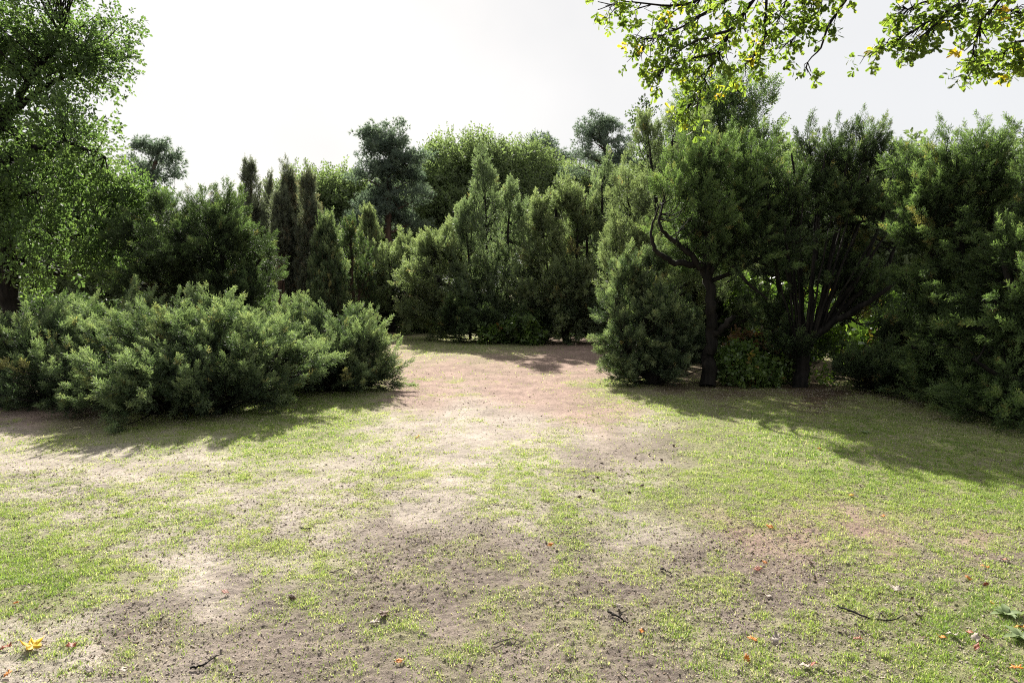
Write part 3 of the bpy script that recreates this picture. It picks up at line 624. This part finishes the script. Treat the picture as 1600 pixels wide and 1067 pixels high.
def pine(label, base, Yd, pads, n, seed, trunk, w_=1.0, size=.6):
    gy_ = 455 + 1707 / Yd
    st = [[(base, gy_, 0, 6), *[(x, y, 0, r) for x, y, r in trunk]]]
    for p_ in pads:
        st.append([(base + (trunk[-1][0] - base) * .5, p_[1] + 14, 0, 2.2), ((base + p_[0]) / 2, p_[1] + 8, p_[4] * .5, 1.6), (p_[0], p_[1], p_[4], .9)])
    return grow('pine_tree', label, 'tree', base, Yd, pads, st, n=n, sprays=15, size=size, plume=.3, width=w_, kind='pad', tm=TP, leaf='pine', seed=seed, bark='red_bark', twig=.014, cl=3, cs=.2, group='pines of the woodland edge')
pine('tallest dark blue green pine with reddish trunk left of the broad oak', 607, 36,
     [(612,206,16,5,0),(594,222,18,5,.4),(628,226,18,5,-.4),(610,240,22,5,0),(582,252,18,5,.5),(636,254,18,5,-.5),(604,272,30,5,0),(640,284,20,5,.6),(576,282,24,5,-.4),(612,302,34,6,.4),(580,316,30,5,.3),(640,318,26,5,-.4),(604,336,42,6,0),(566,344,28,5,-.5),(640,350,30,6,.4),(556,356,18,4,0)],
     125, 61, [(607,400,5.5),(606,310,4.5),(610,230,2.5),(612,205,1)], .48, .5)
pine('bluish pine at the far back between the yellowish oak and the flat-topped pine', 858, 50,
     [(857,236,16,5,0),(842,248,16,5,0),(872,252,16,5,.5),(852,266,24,6,0),(878,276,14,5,-.5),(836,282,20,6,0),(860,294,28,6,.4),(848,314,28,6,0)], 58, 62, [(858,330,4),(857,230,1)], .65)
pine('flat-topped airy pine with a forked trunk against the sky, right of centre', 955, 33,
     [(916,212,17,3,0),(944,203,18,3,.4),(970,210,17,3,0),(934,226,20,3,-.4),(976,232,16,3,0),(914,244,20,4,0),(950,254,28,4,0),(905,262,14,3,0)],
     54, 63, [(956,360,5),(954,275,4),(945,230,2.5),(935,205,1.2)], .36, .36)

# ------------------------------------------------------------------ RIGHT: junipers close to the grass
NEAR = dict(kind='plume', tm=TJ, plume=.50, width=.080, size=.17, sprays=21, cl=5, cs=.09)
grow('juniper_tree', 'tall feathery olive juniper rising behind the round clipped-looking juniper', 'tree', 1060, 14.5,
     [(1012,330,45,125,0,1),(1050,320,50,135,.2,1),(1092,330,52,130,.3,1),(980,380,40,100,-.2,1),(1130,350,50,120,.3,1),(1050,430,85,70,0),(1090,480,80,60,.3),(960,400,20,20,0)],
     [[(1060,572,0,9),(1040,450,0,6),(1015,230,0,1.5)],[(1062,572,0,9),(1058,420,0,6),(1050,220,0,1.5)],[(1064,572,0,9),(1090,430,.2,5),(1094,230,.2,1.5)],[(1060,572,0,7),(1000,430,0,4),(980,310,0,1.5)]],
     n=560, seed=71, up=.9, leaf='juniper_olive', kind='plume', tm=TJ, plume=.5, width=.10, size=.22, sprays=18)
grow('oak_tree', 'dark dense tree top standing highest behind the right junipers', 'tree', 1120, 17,
     [(1120,195,52,62,0),(1156,190,34,58,0),(1090,235,36,50,0),(1130,270,60,50,0)],
     [[(1118,555,0,10),(1118,400,0,8),(1120,270,0,5),(1125,150,0,1.5)],[(1120,290,0,5),(1155,200,0,2)],[(1118,300,0,5),(1085,220,0,2)]],
     n=300, sprays=18, size=.24, plume=.75, width=.20, up=.7, kind='plume', tm=TL, leaf='juniper_half_shade', seed=72, cl=4, cs=.12)
grow('sapling', 'thin sparse sapling top against the sky beside the dark tree top', 'tree', 1015, 16,
     [(1012,195,14,36,0),(1005,225,16,22,0),(1040,185,6,10,0)],
     [[(1015,560,0,5),(1014,350,0,3.5),(1013,240,0,2),(1010,160,0,.8)],[(1013,230,0,1.2),(1000,190,0,.6)],[(1014,240,0,1.2),(1030,200,0,.8),(1042,178,0,.6)]],
     n=26, sprays=4, size=.20, plume=.15, width=.16, up=.6, kind='blob', tm=TO, leaf='juniper_shade', seed=73, twig=.005)
grow('round_juniper', 'rounded egg-shaped juniper bush, sunlit on its left side, where path meets grass', 'juniper', 1015, 11.7,
     [(1002,500,66,92,0),(1045,525,62,70,.2),(975,540,42,58,-.1),(998,428,40,40,.1),(1060,560,48,38,0),(1015,582,66,20,0),(962,578,30,20,-.1)],
     [[(1020,598,0,8),(1005,500,0,6),(1000,420,0,2)],[(1022,598,0,8),(1045,530,0,5),(1060,480,0,2)],[(1018,598,0,7),(975,540,0,4),(960,480,0,2)]],
     n=620, seed=74, up=.75, leaf='juniper', kind='plume', tm=TJ, plume=.28, width=.07, size=.15, sprays=18, cl=4, wood='stems', leaves='foliage')
grow('juniper_tree', 'juniper tree with a single dark trunk and a limb looping out to the left', 'tree', 1108, 11.3,
     [(1110,312,52,86,0),(1160,302,56,76,.2),(1062,335,42,52,-.1),(1180,375,58,60,.1),(1100,380,45,45,.2)],
     [[(1106,604,0,13),(1112,540,0,9),(1111,481,0,8),(1107,432,0,7.5),(1106,370,0,6),(1105,300,0,3),(1112,220,0,1.5)],[(1108,440,0,6),(1095,413,0,6),(1050,411,-.1,4.5),(1023,392,-.2,3.5),(1016,362,-.2,2),(1030,320,-.2,1)],
      [(1107,430,0,5),(1080,400,-.1,4.5),(1045,370,-.1,3.5),(1028,352,-.2,2),(1040,300,-.1,1)],[(1113,525,0,6),(1130,512,-.1,5),(1146,494,-.2,3.5)],[(1108,430,0,5),(1150,370,.1,3.5),(1175,280,.2,1.5)],[(1107,440,0,4),(1160,420,.1,3),(1210,390,.1,1.5)],
      [(1118,385,0,3.5),(1165,440,-.2,2.5),(1200,468,-.3,1.5)]],
     n=380, seed=75, up=.7, leaf='juniper_half_shade', brown=.012, **NEAR)
rgf = np.random.default_rng(4); FAN = []
for k_ in range(15):
    tx = 1185 + 250 * (k_ + rgf.uniform(0, .8)) / 15; ty = rgf.uniform(255, 330) + max(0, tx - 1350) * .6; sx = 1252 + .22 * (tx - 1252) + rgf.uniform(-4, 4); sy = 540 - abs(tx - 1252) * .12
    FAN.append([(sx, sy, -.1, rgf.uniform(1.5, 2.4)), (sx + .42 * (tx - sx) + rgf.normal(0, 5), sy + .42 * (ty - sy), rgf.uniform(-.45, .1), 1.4), (tx, ty, rgf.uniform(-.2, .3), .9)])
grow('juniper_tree', 'dark fan-shaped juniper with many stems spreading up from a leaning base', 'tree', 1252, 11.3,
     [(1238,298,46,62,.35),(1298,298,58,66,.35),(1358,298,52,66,.35),(1285,345,74,24,.4),(1388,345,32,46,.4),(1398,262,22,42,.1),(1205,380,42,76,.4),(1205,490,40,66,.5),(1230,550,40,45,.35),(1345,480,60,34,.5),(1300,440,70,34,.6),(1265,266,38,30,.3),(1330,258,40,34,.3),(1415,330,30,56,.45),(1418,270,24,44,.2)],
     [[(1250,606,0,12),(1254,548,0,8.5),(1276,520,-.1,6),(1330,488,-.2,5),(1385,455,-.3,3),(1420,420,-.3,1.5)],[(1272,522,-.1,3),(1330,470,0,3.6),(1385,420,.1,3),(1410,360,.1,1.5)],[(1268,524,0,3.6),(1290,450,0,3.6),(1312,330,0,2.4),(1326,240,0,1.2)],
      [(1262,530,0,3.6),(1272,430,.1,3.6),(1278,300,.1,3),(1290,240,.1,1.2)],[(1256,540,0,3.6),(1250,430,.2,3.6),(1246,300,.2,3),(1236,240,.1,1.2)],[(1275,515,0,3.4),(1320,420,.2,3.2),(1355,300,.2,2.5),(1362,240,.2,1.2)],
      [(1280,510,0,3.4),(1345,430,-.1,3),(1385,320,0,2.5),(1402,245,0,1.2)],[(1254,560,0,3.4),(1222,470,.3,4),(1205,380,.3,2.5),(1200,300,.3,1.2)],[(1278,505,.1,3.6),(1300,430,.2,3),(1335,350,.3,2)],[(1260,530,.1,3.6),(1235,450,-.1,3),(1225,340,-.1,1.5)],
      *FAN,[(1250,606,0,8),(1290,628,-.25,5),(1330,645,-.5,2)],[(1246,606,0,8),(1225,622,-.3,4),(1210,634,-.4,2)]],
     n=560, seed=76, up=.9, leaf='juniper_shade', brown=.012, **NEAR)
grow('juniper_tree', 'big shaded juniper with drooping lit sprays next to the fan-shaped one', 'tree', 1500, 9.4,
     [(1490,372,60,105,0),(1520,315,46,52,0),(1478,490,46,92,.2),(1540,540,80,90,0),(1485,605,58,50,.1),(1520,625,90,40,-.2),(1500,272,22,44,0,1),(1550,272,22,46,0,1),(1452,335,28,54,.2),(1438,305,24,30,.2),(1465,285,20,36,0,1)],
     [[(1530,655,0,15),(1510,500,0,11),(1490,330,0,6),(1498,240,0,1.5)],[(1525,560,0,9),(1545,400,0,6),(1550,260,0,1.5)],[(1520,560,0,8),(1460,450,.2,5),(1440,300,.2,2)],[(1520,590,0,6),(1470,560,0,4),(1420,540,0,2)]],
     n=760, seed=77, up=.45, leaf='juniper_half_shade', droop=.18, brown=.012, **NEAR)
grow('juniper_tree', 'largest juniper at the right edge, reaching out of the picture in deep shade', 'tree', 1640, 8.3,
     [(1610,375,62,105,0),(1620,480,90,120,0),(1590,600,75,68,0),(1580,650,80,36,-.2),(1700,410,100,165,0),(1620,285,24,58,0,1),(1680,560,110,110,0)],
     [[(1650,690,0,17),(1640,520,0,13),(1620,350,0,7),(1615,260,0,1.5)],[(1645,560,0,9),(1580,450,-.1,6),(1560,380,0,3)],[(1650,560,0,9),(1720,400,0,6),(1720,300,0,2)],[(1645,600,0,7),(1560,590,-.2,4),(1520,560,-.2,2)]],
     n=760, seed=78, up=.4, leaf='juniper_half_shade', droop=.15, brown=.012, **NEAR)
grow('juniper_bush', 'low black-green juniper bush in shade under the fan-shaped tree', 'bush', 1385, 10.6,
     [(1350,605,48,40,0),(1415,612,52,44,0),(1400,560,42,40,.3)], n=230, seed=79, up=.3, leaf='juniper_shade', wood='stems', leaves='foliage', brown=.03, kind='plume', tm=TJ, plume=.36, width=.11, size=.24, sprays=12)
grow('bramble_patch', 'glossy pale-leaved bramble tangle between the two right trunks', 'bramble', 1165, 11.5,
     [(1160,575,30,30,0),(1185,595,36,24,-.2),(1200,560,30,34,.3),(1140,560,18,26,.2)], n=150, sprays=9, size=.16, plume=.15, width=.14, kind='blob', tm=TB, leaf='bramble', seed=80, wood='stems', leaves='foliage', brown=.05, twig=.004)
grow('sapling', 'bright lime green leafy sapling right of the leaning juniper base', 'sapling', 1302, 11.9,
     [(1300,555,26,38,0),(1318,535,18,22,0),(1285,590,22,16,-.2)], [[(1303,600,0,2),(1302,560,0,1.5),(1300,520,0,.8)],[(1303,590,0,1.5),(1318,535,0,.8)]], n=34, sprays=7, size=.18, plume=.1, width=.14, kind='blob', tm=TB, leaf='sapling', seed=81, twig=.004)
grow('shrub', 'yellow green shrub lit from behind below the lowest fan limb', 'bush', 1375, 13.0,
     [(1365,540,40,36,0),(1400,520,36,40,0),(1340,570,36,20,0)], n=110, sprays=9, size=.24, plume=.2, width=.2, kind='blob', tm=TB, leaf='bramble', seed=82, wood='stems', leaves='foliage', brown=.04)
grow('bracken_clump', 'rusty brown bracken fronds left of the leaning juniper base', 'fern', 1180, 11.9,
     [(1172,545,22,14,0),(1160,558,20,10,0)], n=12, sprays=7, size=.18, plume=.15, width=.12, kind='blob', tm=TB, leaf='bracken', seed=83, wood='stems', leaves='foliage', twig=.004)
grow('shrub', 'shaded broad-leaved shrub deep behind the right trunks', 'bush', 1180, 15.5,
     [(1150,500,70,55,0),(1230,510,70,55,.3)], n=200, sprays=9, size=.30, plume=.2, width=.25, kind='blob', tm=TB, leaf='bramble', seed=84, wood='stems', leaves='foliage')

# ------------------------------------------------------------------ overhanging oak, its trunk standing right of the view
rg = np.random.default_rng(99)
b0 = np.array([6.6, 4.6, 0.0]); root = thing('oak_tree', 'oak overhanging from the top right with lobed leaves turning yellow', 'tree', b0)
tb = Tubes(); lp, ld = [], []
def add_line(pts, r0, r1, n=16, k=6, wob=.012):
    ln = smooth_line(np.asarray(pts, float), n, rg, wob); tb.add(ln, np.linspace(r0, r1, n), k); return ln
tr = add_line([[0, 0, -.1], [.05, 0, 1.2], [-.05, .05, 2.6], [.1, .1, 4.2], [.2, 0, 6.0]], .26, .10, 18, 12, .02)
def w3(px, py, Yd): return at(px, py, Yd) - b0
bough1 = add_line([tr[8], w3(1700, -130, 4.9), w3(1420, -120, 5.1), w3(1180, -60, 5.2), w3(1000, -50, 5.3)], .065, .010, 22, 8)
bough2 = add_line([tr[6], w3(1950, -20, 4.6), w3(1720, -60, 4.7), w3(1560, -40, 4.9)], .055, .012, 16, 8)
bough3 = add_line([tr[7], w3(2000, 120, 4.9), w3(1750, 60, 5.2), w3(1610, 60, 5.4)], .05, .010, 14, 7)
br = [  # px, py points, distance, leaf clusters, spread in px
 ([(1180,-58),(1136,0),(1075,39),(1031,57),(990,68)], 5.2, 62, 34), ([(1230,-70),(1176,0),(1145,44),(1119,83),(1101,122),(1085,165)], 5.2, 88, 34),
 ([(1140,-52),(1090,5),(1040,12),(985,2),(945,8)], 5.3, 55, 24), ([(1119,83),(1080,92),(1055,100)], 5.2, 26, 22), ([(1145,44),(1100,60),(1060,80),(1025,125)], 5.1, 40, 24),
 ([(1200,-66),(1197,10),(1197,60),(1180,92),(1158,103)], 5.25, 36, 18), ([(1290,-100),(1240,-20),(1215,35),(1200,60)], 5.3, 46, 24), ([(1245,-30),(1260,20),(1245,50),(1228,72)], 5.3, 34, 20),
 ([(1380,-118),(1330,-30),(1322,5),(1294,39),(1285,75),(1263,98),(1254,112)], 5.1, 13, 12), ([(1350,-60),(1290,-10),(1265,12)], 5.2, 30, 20), ([(1085,150),(1075,175),(1070,185)], 5.2, 16, 14),
 ([(1560,-42),(1508,0),(1456,31),(1416,57),(1365,74)], 4.9, 60, 22), ([(1480,18),(1450,50),(1420,82)], 4.9, 26, 18), ([(1620,-50),(1560,0),(1530,35),(1520,80),(1515,100)], 4.8, 50, 22),
 ([(1540,-40),(1480,-10),(1430,10),(1410,15)], 5.0, 38, 22), ([(1610,60),(1585,70),(1560,88),(1530,100)], 5.3, 40, 20), ([(1640,60),(1600,85),(1592,112)], 5.3, 34, 18), ([(1640,40),(1590,20),(1560,10)], 5.2, 44, 28)]
for pts, Yd, nc, sp in br:
    P3 = np.array([w3(x, y, Yd + .05 * q_) for q_, (x, y) in enumerate(pts)])
    ln = add_line(P3, .005 + .0017 * len(pts), .0025, 16, 5, .008)
    nc = int(nc * .85)
    ii = np.clip((rg.random(nc) ** .8 * 14).astype(int) + 2, 0, 15)
    for i_ in ii:
        off_ = rg.normal(0, 1, 3); off_ = off_ / np.linalg.norm(off_) * rg.random() ** .6 * sp * Yd / F * np.array([1, 1.3, .9])
        pos = ln[i_] + off_ - np.array([0, 0, .03]); d = off_ + np.array([-.03, 0, -.05]) + rg.normal(0, .04, 3)
        mid_ = (ln[i_] + pos) / 2 + rg.normal(0, .02, 3)
        tb.add(np.array([ln[max(0, i_ - 1)], mid_, pos]), [.004, .003, .0018], 4); lp.append(pos); ld.append(d)
# foliage outside the view too, so that the tree is whole
o_ = nrm(rg.normal(size=(420, 3))) * np.array([2.2, 2.2, 1.1]); far_ = np.array([.4, -.2, 5.6]) + o_
for p_ in far_: lp.append(p_); ld.append(rg.normal(0, 1, 3)); tb.add(np.array([[.15, 0, 5.2], (p_ + [.15, 0, 5.0]) / 2, p_]), [.02, .01, .003], 4)
lp, ld = np.array(lp), np.array(ld)
tint = np.clip(.5 + rg.normal(0, .2, len(lp)), 0, .85); ye = rg.random(len(lp)) < .012; tint[ye] = rg.uniform(.92, .98, ye.sum())
v, f_, a_ = place(TO2, lp, ld, np.full(len(lp), .104) * rg.uniform(.7, 1.15, len(lp)), tint, rg)
link('trunk', tb.mesh('trunk'), M['bark'], root); link('crown', mesh_from('crown', v, f_, a_), M['oak_near'], root)

# ------------------------------------------------------------------ small things lying on the ground
def leaf_mesh(rg, size, lobes):
    """a curled lobed leaf lying roughly flat, 1-2 mm thick"""
    n = 40; a = np.linspace(0, 2 * math.pi, n, endpoint=False)
    r = (.78 + .22 * np.cos(a * lobes)) * (1 + .10 * np.cos(a * lobes * 3)) if lobes > 4 else (.5 + .12 * np.cos(a * 9)) * (1 / np.sqrt((np.cos(a) / 1.0) ** 2 + (np.sin(a) / .55) ** 2))
    x, y = r * np.cos(a), r * np.sin(a); c1, c2 = rg.uniform(.25, .7, 2)
    V_ = [[0, 0, 0]]; 
    for rr in (.5, 1.0):
        for q_ in range(n):
            px_, py_ = x[q_] * rr, y[q_] * rr; V_.append([px_, py_, c1 * py_ * py_ + .35 * c2 * px_ * px_ + .10 * math.sin(7 * px_ + 5 * py_)])
    V_ = np.array(V_) * size; k = len(V_); lo = V_.copy(); lo[:, 2] -= .0012; V_ = np.concatenate([V_, lo]); T3 = []; 
    for q_ in range(n):
        q2 = (q_ + 1) % n; T3 += [(0, 1 + q_, 1 + q2), (k, k + 1 + q2, k + 1 + q_)]
        for (A_, B_, C2, D2) in ((1 + q_, 1 + n + q_, 1 + n + q2, 1 + q2),): T3 += [(A_, B_, C2), (A_, C2, D2), (k + A_, k + C2, k + B_), (k + A_, k + D2, k + C2)]
        T3 += [(1 + n + q_, k + 1 + n + q_, k + 1 + n + q2), (1 + n + q_, k + 1 + n + q2, 1 + n + q2)]
    return V_, np.array(T3)
GL = 'fallen leaves on the ground'
def leaf(px, py, size, colour, label, lobes=0, tilt=.3):
    rgl = np.random.default_rng(int(px * 7 + py)); p_ = gpt(px, py); v_, t_ = leaf_mesh(rgl, size, lobes)
    o = link('fallen_leaf', mesh_from('fallen_leaf', v_, t_, smooth=True), M['leaf_' + colour])
    o.location = (p_[0], p_[1], sz(p_[0], p_[1]) + .010 + size * .12); o.rotation_euler = (rgl.normal(0, tilt), rgl.normal(0, tilt), rgl.uniform(0, 6.3))
    tag(o, label, 'leaf', GL)
leaf(52,1016,.046,'yellow','large bright yellow maple leaf lying among tufts near the bottom left corner',5,.15)
leaf(112,1015,.048,'red','dark red brown curled leaf just right of the large yellow maple leaf')
leaf(10,1016,.045,'red','rust red leaf lying at the left edge, left of the large yellow maple leaf')
leaf(12,1058,.035,'orange','small orange leaf in the very bottom left corner')
leaf(140,1053,.050,'pale','whitish dry leaf on the bottom edge below the large yellow maple leaf')
leaf(193,1053,.035,'pale','small white leaf scrap second along the bottom edge from the left corner')
leaf(25,947,.030,'orange','tiny orange leaf in the brightest turf at the left edge')
leaf(352,930,.050,'red','curled red leaf standing up on bare soil left of the pine cone')
leaf(600,965,.075,'brown','big dark brown curled leaf on the bare soil left of centre')
leaf(585,977,.055,'pale','pale cream leaf under the big dark brown curled leaf')
leaf(624,1038,.042,'orange','orange brown leaf on the bottom soil between two sticks')
leaf(535,983,.045,'pale','pale papery leaf between the pine cone and the cream leaf')
leaf(966,955,.060,'pale','white crumpled leaf beside the short dark twig on bare soil')
leaf(1201,934,.055,'pale','pale green white leaf lying right of centre among sparse turf')
leaf(1203,827,.055,'orange','orange brown curled leaf casting a shadow on the pinkish bare strip')
leaf(1184,893,.055,'red','dark red curled leaf below the pinkish bare strip')
leaf(1195,883,.032,'orange','small orange leaf touching the dark red curled leaf')
leaf(1266,882,.050,'brown','brown pointed leaf right of the dark red curled leaf')
leaf(1330,776,.055,'yellow','yellow leaf in lush turf just outside the long tree shadow')
leaf(1280,705,.055,'orange','orange yellow leaf lying inside the tree shadow on the right')
leaf(1380,806,.045,'orange','orange leaf on turf near the edge of the long tree shadow')
leaf(1002,989,.038,'orange','small orange leaf below the white crumpled leaf')
leaf(1176,1001,.042,'orange','bright orange leaf on brown soil, low right of centre')
leaf(1212,1003,.060,'pale','long pale dry leaf right of the bright orange leaf on brown soil')
leaf(1167,1034,.040,'orange','yellowish orange leaf near the bottom edge right of centre')
leaf(1270,1044,.050,'red','rusty leaf near the bottom edge beneath the long curved stick')
leaf(1258,1047,.050,'pale','cream leaf touching the rusty leaf near the bottom edge')
leaf(1340,1001,.042,'red','reddish leaf just below the long curved stick')
leaf(1435,967,.055,'pale','pinkish pale leaf beyond the right end of the long curved stick')
leaf(1400,925,.055,'pale','flat white leaf in sparse turf above the long curved stick')
leaf(1472,1001,.045,'orange','orange leaf at the left end of the leaf pile on the right')
leaf(1488,999,.050,'pale','pale folded leaf second from the left in the leaf pile on the right')
leaf(1524,1002,.060,'pale','tall pale curled leaf in the middle of the leaf pile on the right',0,.8)
leaf(1515,993,.045,'red','dark red leaf behind the tall pale curled leaf on the right')
leaf(1540,1001,.045,'brown','brown leaf at the right end of the leaf pile on the right')
leaf(1526,1016,.042,'red','red leaf in front of the tall pale curled leaf on the right')
leaf(1539,888,.042,'orange','orange leaf on turf at the foot of the shadow, near the right edge')
leaf(1570,875,.045,'red','rust brown leaf on bare soil at the right edge')
leaf(1513,905,.035,'orange','tiny amber leaf above the red upright leaf near the right edge')
leaf(1540,915,.035,'red','red leaf standing upright in turf near the right edge',0,1.0)
leaf(1550,945,.032,'yellow','small yellow leaf beside the grey green weed rosette')
leaf(1595,985,.055,'orange','amber leaf cut by the right edge beside lush grass')
leaf(1588,1047,.045,'orange','orange leaf near the bottom right corner')
leaf(653,685,.060,'yellow','single yellow leaf on the pale sand in the middle of the clearing')
leaf(860,858,.045,'orange','faint orange leaf on turf near the middle of the picture')
leaf(922,822,.040,'brown','dark brown leaf on turf above the faint orange leaf')

GSt = 'sticks and twigs lying on the ground'
def stick(pts, r, label, mat='grey_twig', seed=0):
    rgs = np.random.default_rng(seed + 3); W = np.array([gpt(*p_) for p_ in pts]); c_ = W[0].copy(); c_[2] = sz(c_[0], c_[1])
    W[:, 2] = surf_z(W[:, 0], W[:, 1]) + .006 + r; tb_ = Tubes(); ln = smooth_line(W - c_, 20, rgs, r * .5)
    tb_.add(ln, np.linspace(r, r * .45, 20) * rgs.uniform(.85, 1.15, 20), 7)
    if len(pts) > 2: tb_.add(np.array([ln[11], ln[11] + [.02, .03, .012], ln[11] + [.05, .05, .014]]), [r * .5, r * .4, r * .2], 5)
    tag(link('stick', tb_.mesh('stick'), M[mat], loc=c_), label, 'stick', GSt)
stick([(1302,946),(1330,962),(1362,973),(1395,972),(1410,967)], .0055, 'long curved grey stick lying in sparse turf at the lower right', 'bark', 1)
stick([(950,962),(966,969),(982,975)], .0065, 'short thick dark twig on the bare soil beside the white crumpled leaf', 'bark', 2)
stick([(297,1049),(320,1045),(340,1030)], .005, 'dark bent stick near the bottom edge left of centre', 'bark', 3)
stick([(470,828),(487,829)], .0055, 'small straight stick on the pale sand left of centre', 'bark', 4)
stick([(770,1010),(800,1003),(815,1006)], .004, 'thin pale twig on the brown soil at the bottom centre', 'grey_twig', 5)
stick([(1032,895),(1050,902)], .005, 'stubby dark twig half hidden in turf right of centre', 'bark', 6)
stick([(515,900),(540,892)], .004, 'thin grey twig in turf above the pine cone', 'grey_twig', 7)

def cone(px, py, s, label):
    p_ = gpt(px, py); z0 = sz(p_[0], p_[1]); V_, T3 = [], []
    for row in range(9):
        h = row / 8; rr = s * (.55 * math.sin(math.pi * (.12 + .82 * h)) + .05); nsc = 9 if 0 < row < 7 else 6
        for q_ in range(nsc):
            a_ = 2 * math.pi * (q_ + .5 * (row % 2)) / nsc; d = np.array([math.cos(a_), math.sin(a_), 0]); u = np.array([-d[1], d[0], 0]); z = np.array([0, 0, (h - .5) * 1.7 * s])
            k = len(V_); wd_ = rr * 2.6 / nsc
            V_ += [z + d * rr * .3 - u * wd_, z + d * rr * .3 + u * wd_, z + d * rr * 1.05 + u * wd_ * .5 + [0, 0, s * .22], z + d * rr * 1.05 - u * wd_ * .5 + [0, 0, s * .22], z + d * rr * .8 + [0, 0, s * .02]]
            T3 += [(k, k + 1, k + 2), (k, k + 2, k + 3), (k + 1, k, k + 4), (k + 2, k + 1, k + 4), (k + 3, k + 2, k + 4), (k, k + 3, k + 4)]
    o = link('pine_cone', mesh_from('pine_cone', np.array(V_), np.array(T3)), M['cone_brown']); o.location = (p_[0], p_[1], z0 + .004 + s * .5)
    o.rotation_euler = (R(75), 0, R(px * 3.7)); tag(o, label, 'pine cone', 'pine cones dropped on the clearing')
cone(457,938,.024,'brown pine cone on a bare pinkish patch left of centre')
for k_, (px, py, lb) in enumerate([(1053,700,'dark pine cone topmost on the bare streak right of the centre'),(1014,715,'dark pine cone on the bare streak, just left of the topmost one'),(1034,722,'dark pine cone lowest of the three on the bare streak right of the centre'),
    (934,752,'dark pine cone on brown soil at the left end of the bare streak'),(1003,764,'dark pine cone below the bare streak on thin turf'),(927,773,'dark pine cone on thin turf below the left end of the bare streak'),(983,774,'small dark pine cone between two others on thin turf'),(905,783,'dark pine cone nearest to the camera on thin turf right of the centre')]):
    cone(px, py, .019, lb)

# weed with broad grey green leaves at the lower right
def rosette(px, py, label, n, s, seed):
    rgw = np.random.default_rng(seed); p_ = gpt(px, py); V_, T3 = [], []
    for q_ in range(n):
        a_ = q_ * 2.4 + rgw.normal(0, .2); l_ = s * rgw.uniform(.6, 1.1); el = rgw.uniform(.35, 1.1); d = np.array([math.cos(a_), math.sin(a_), 0]); u = np.array([-d[1], d[0], 0]); k = len(V_)
        for t_ in np.linspace(0, 1, 7):
            c_ = d * l_ * t_ * math.cos(el * (1 - .6 * t_)) + np.array([0, 0, l_ * (t_ * math.sin(el) - .45 * t_ * t_)]); w_ = l_ * .20 * math.sin(math.pi * (.08 + .9 * t_)) * (1 + .3 * math.sin(t_ * 19))
            V_ += [c_ - u * w_ + [0, 0, w_ * .35], c_, c_ + u * w_ + [0, 0, w_ * .35]]
        for r_ in range(6):
            for e in (0, 1): b_ = k + r_ * 3 + e; T3 += [(b_, b_ + 1, b_ + 4), (b_, b_ + 4, b_ + 3)]
    o = link('weed', mesh_from('weed', np.array(V_), np.array(T3), smooth=True), M['rosette']); o.location = (p_[0], p_[1], sz(p_[0], p_[1]))
    tag(o, label, 'weed')
rosette(1572,965,'grey green broad-leaved weed in turf near the right edge',12,.085,1)
rosette(1595,1000,'tall fresh green weed tuft cut by the right edge, in front of the amber leaf',14,.10,2)
rosette(1352,680,'small pale weed growing inside the long tree shadow',8,.09,3)
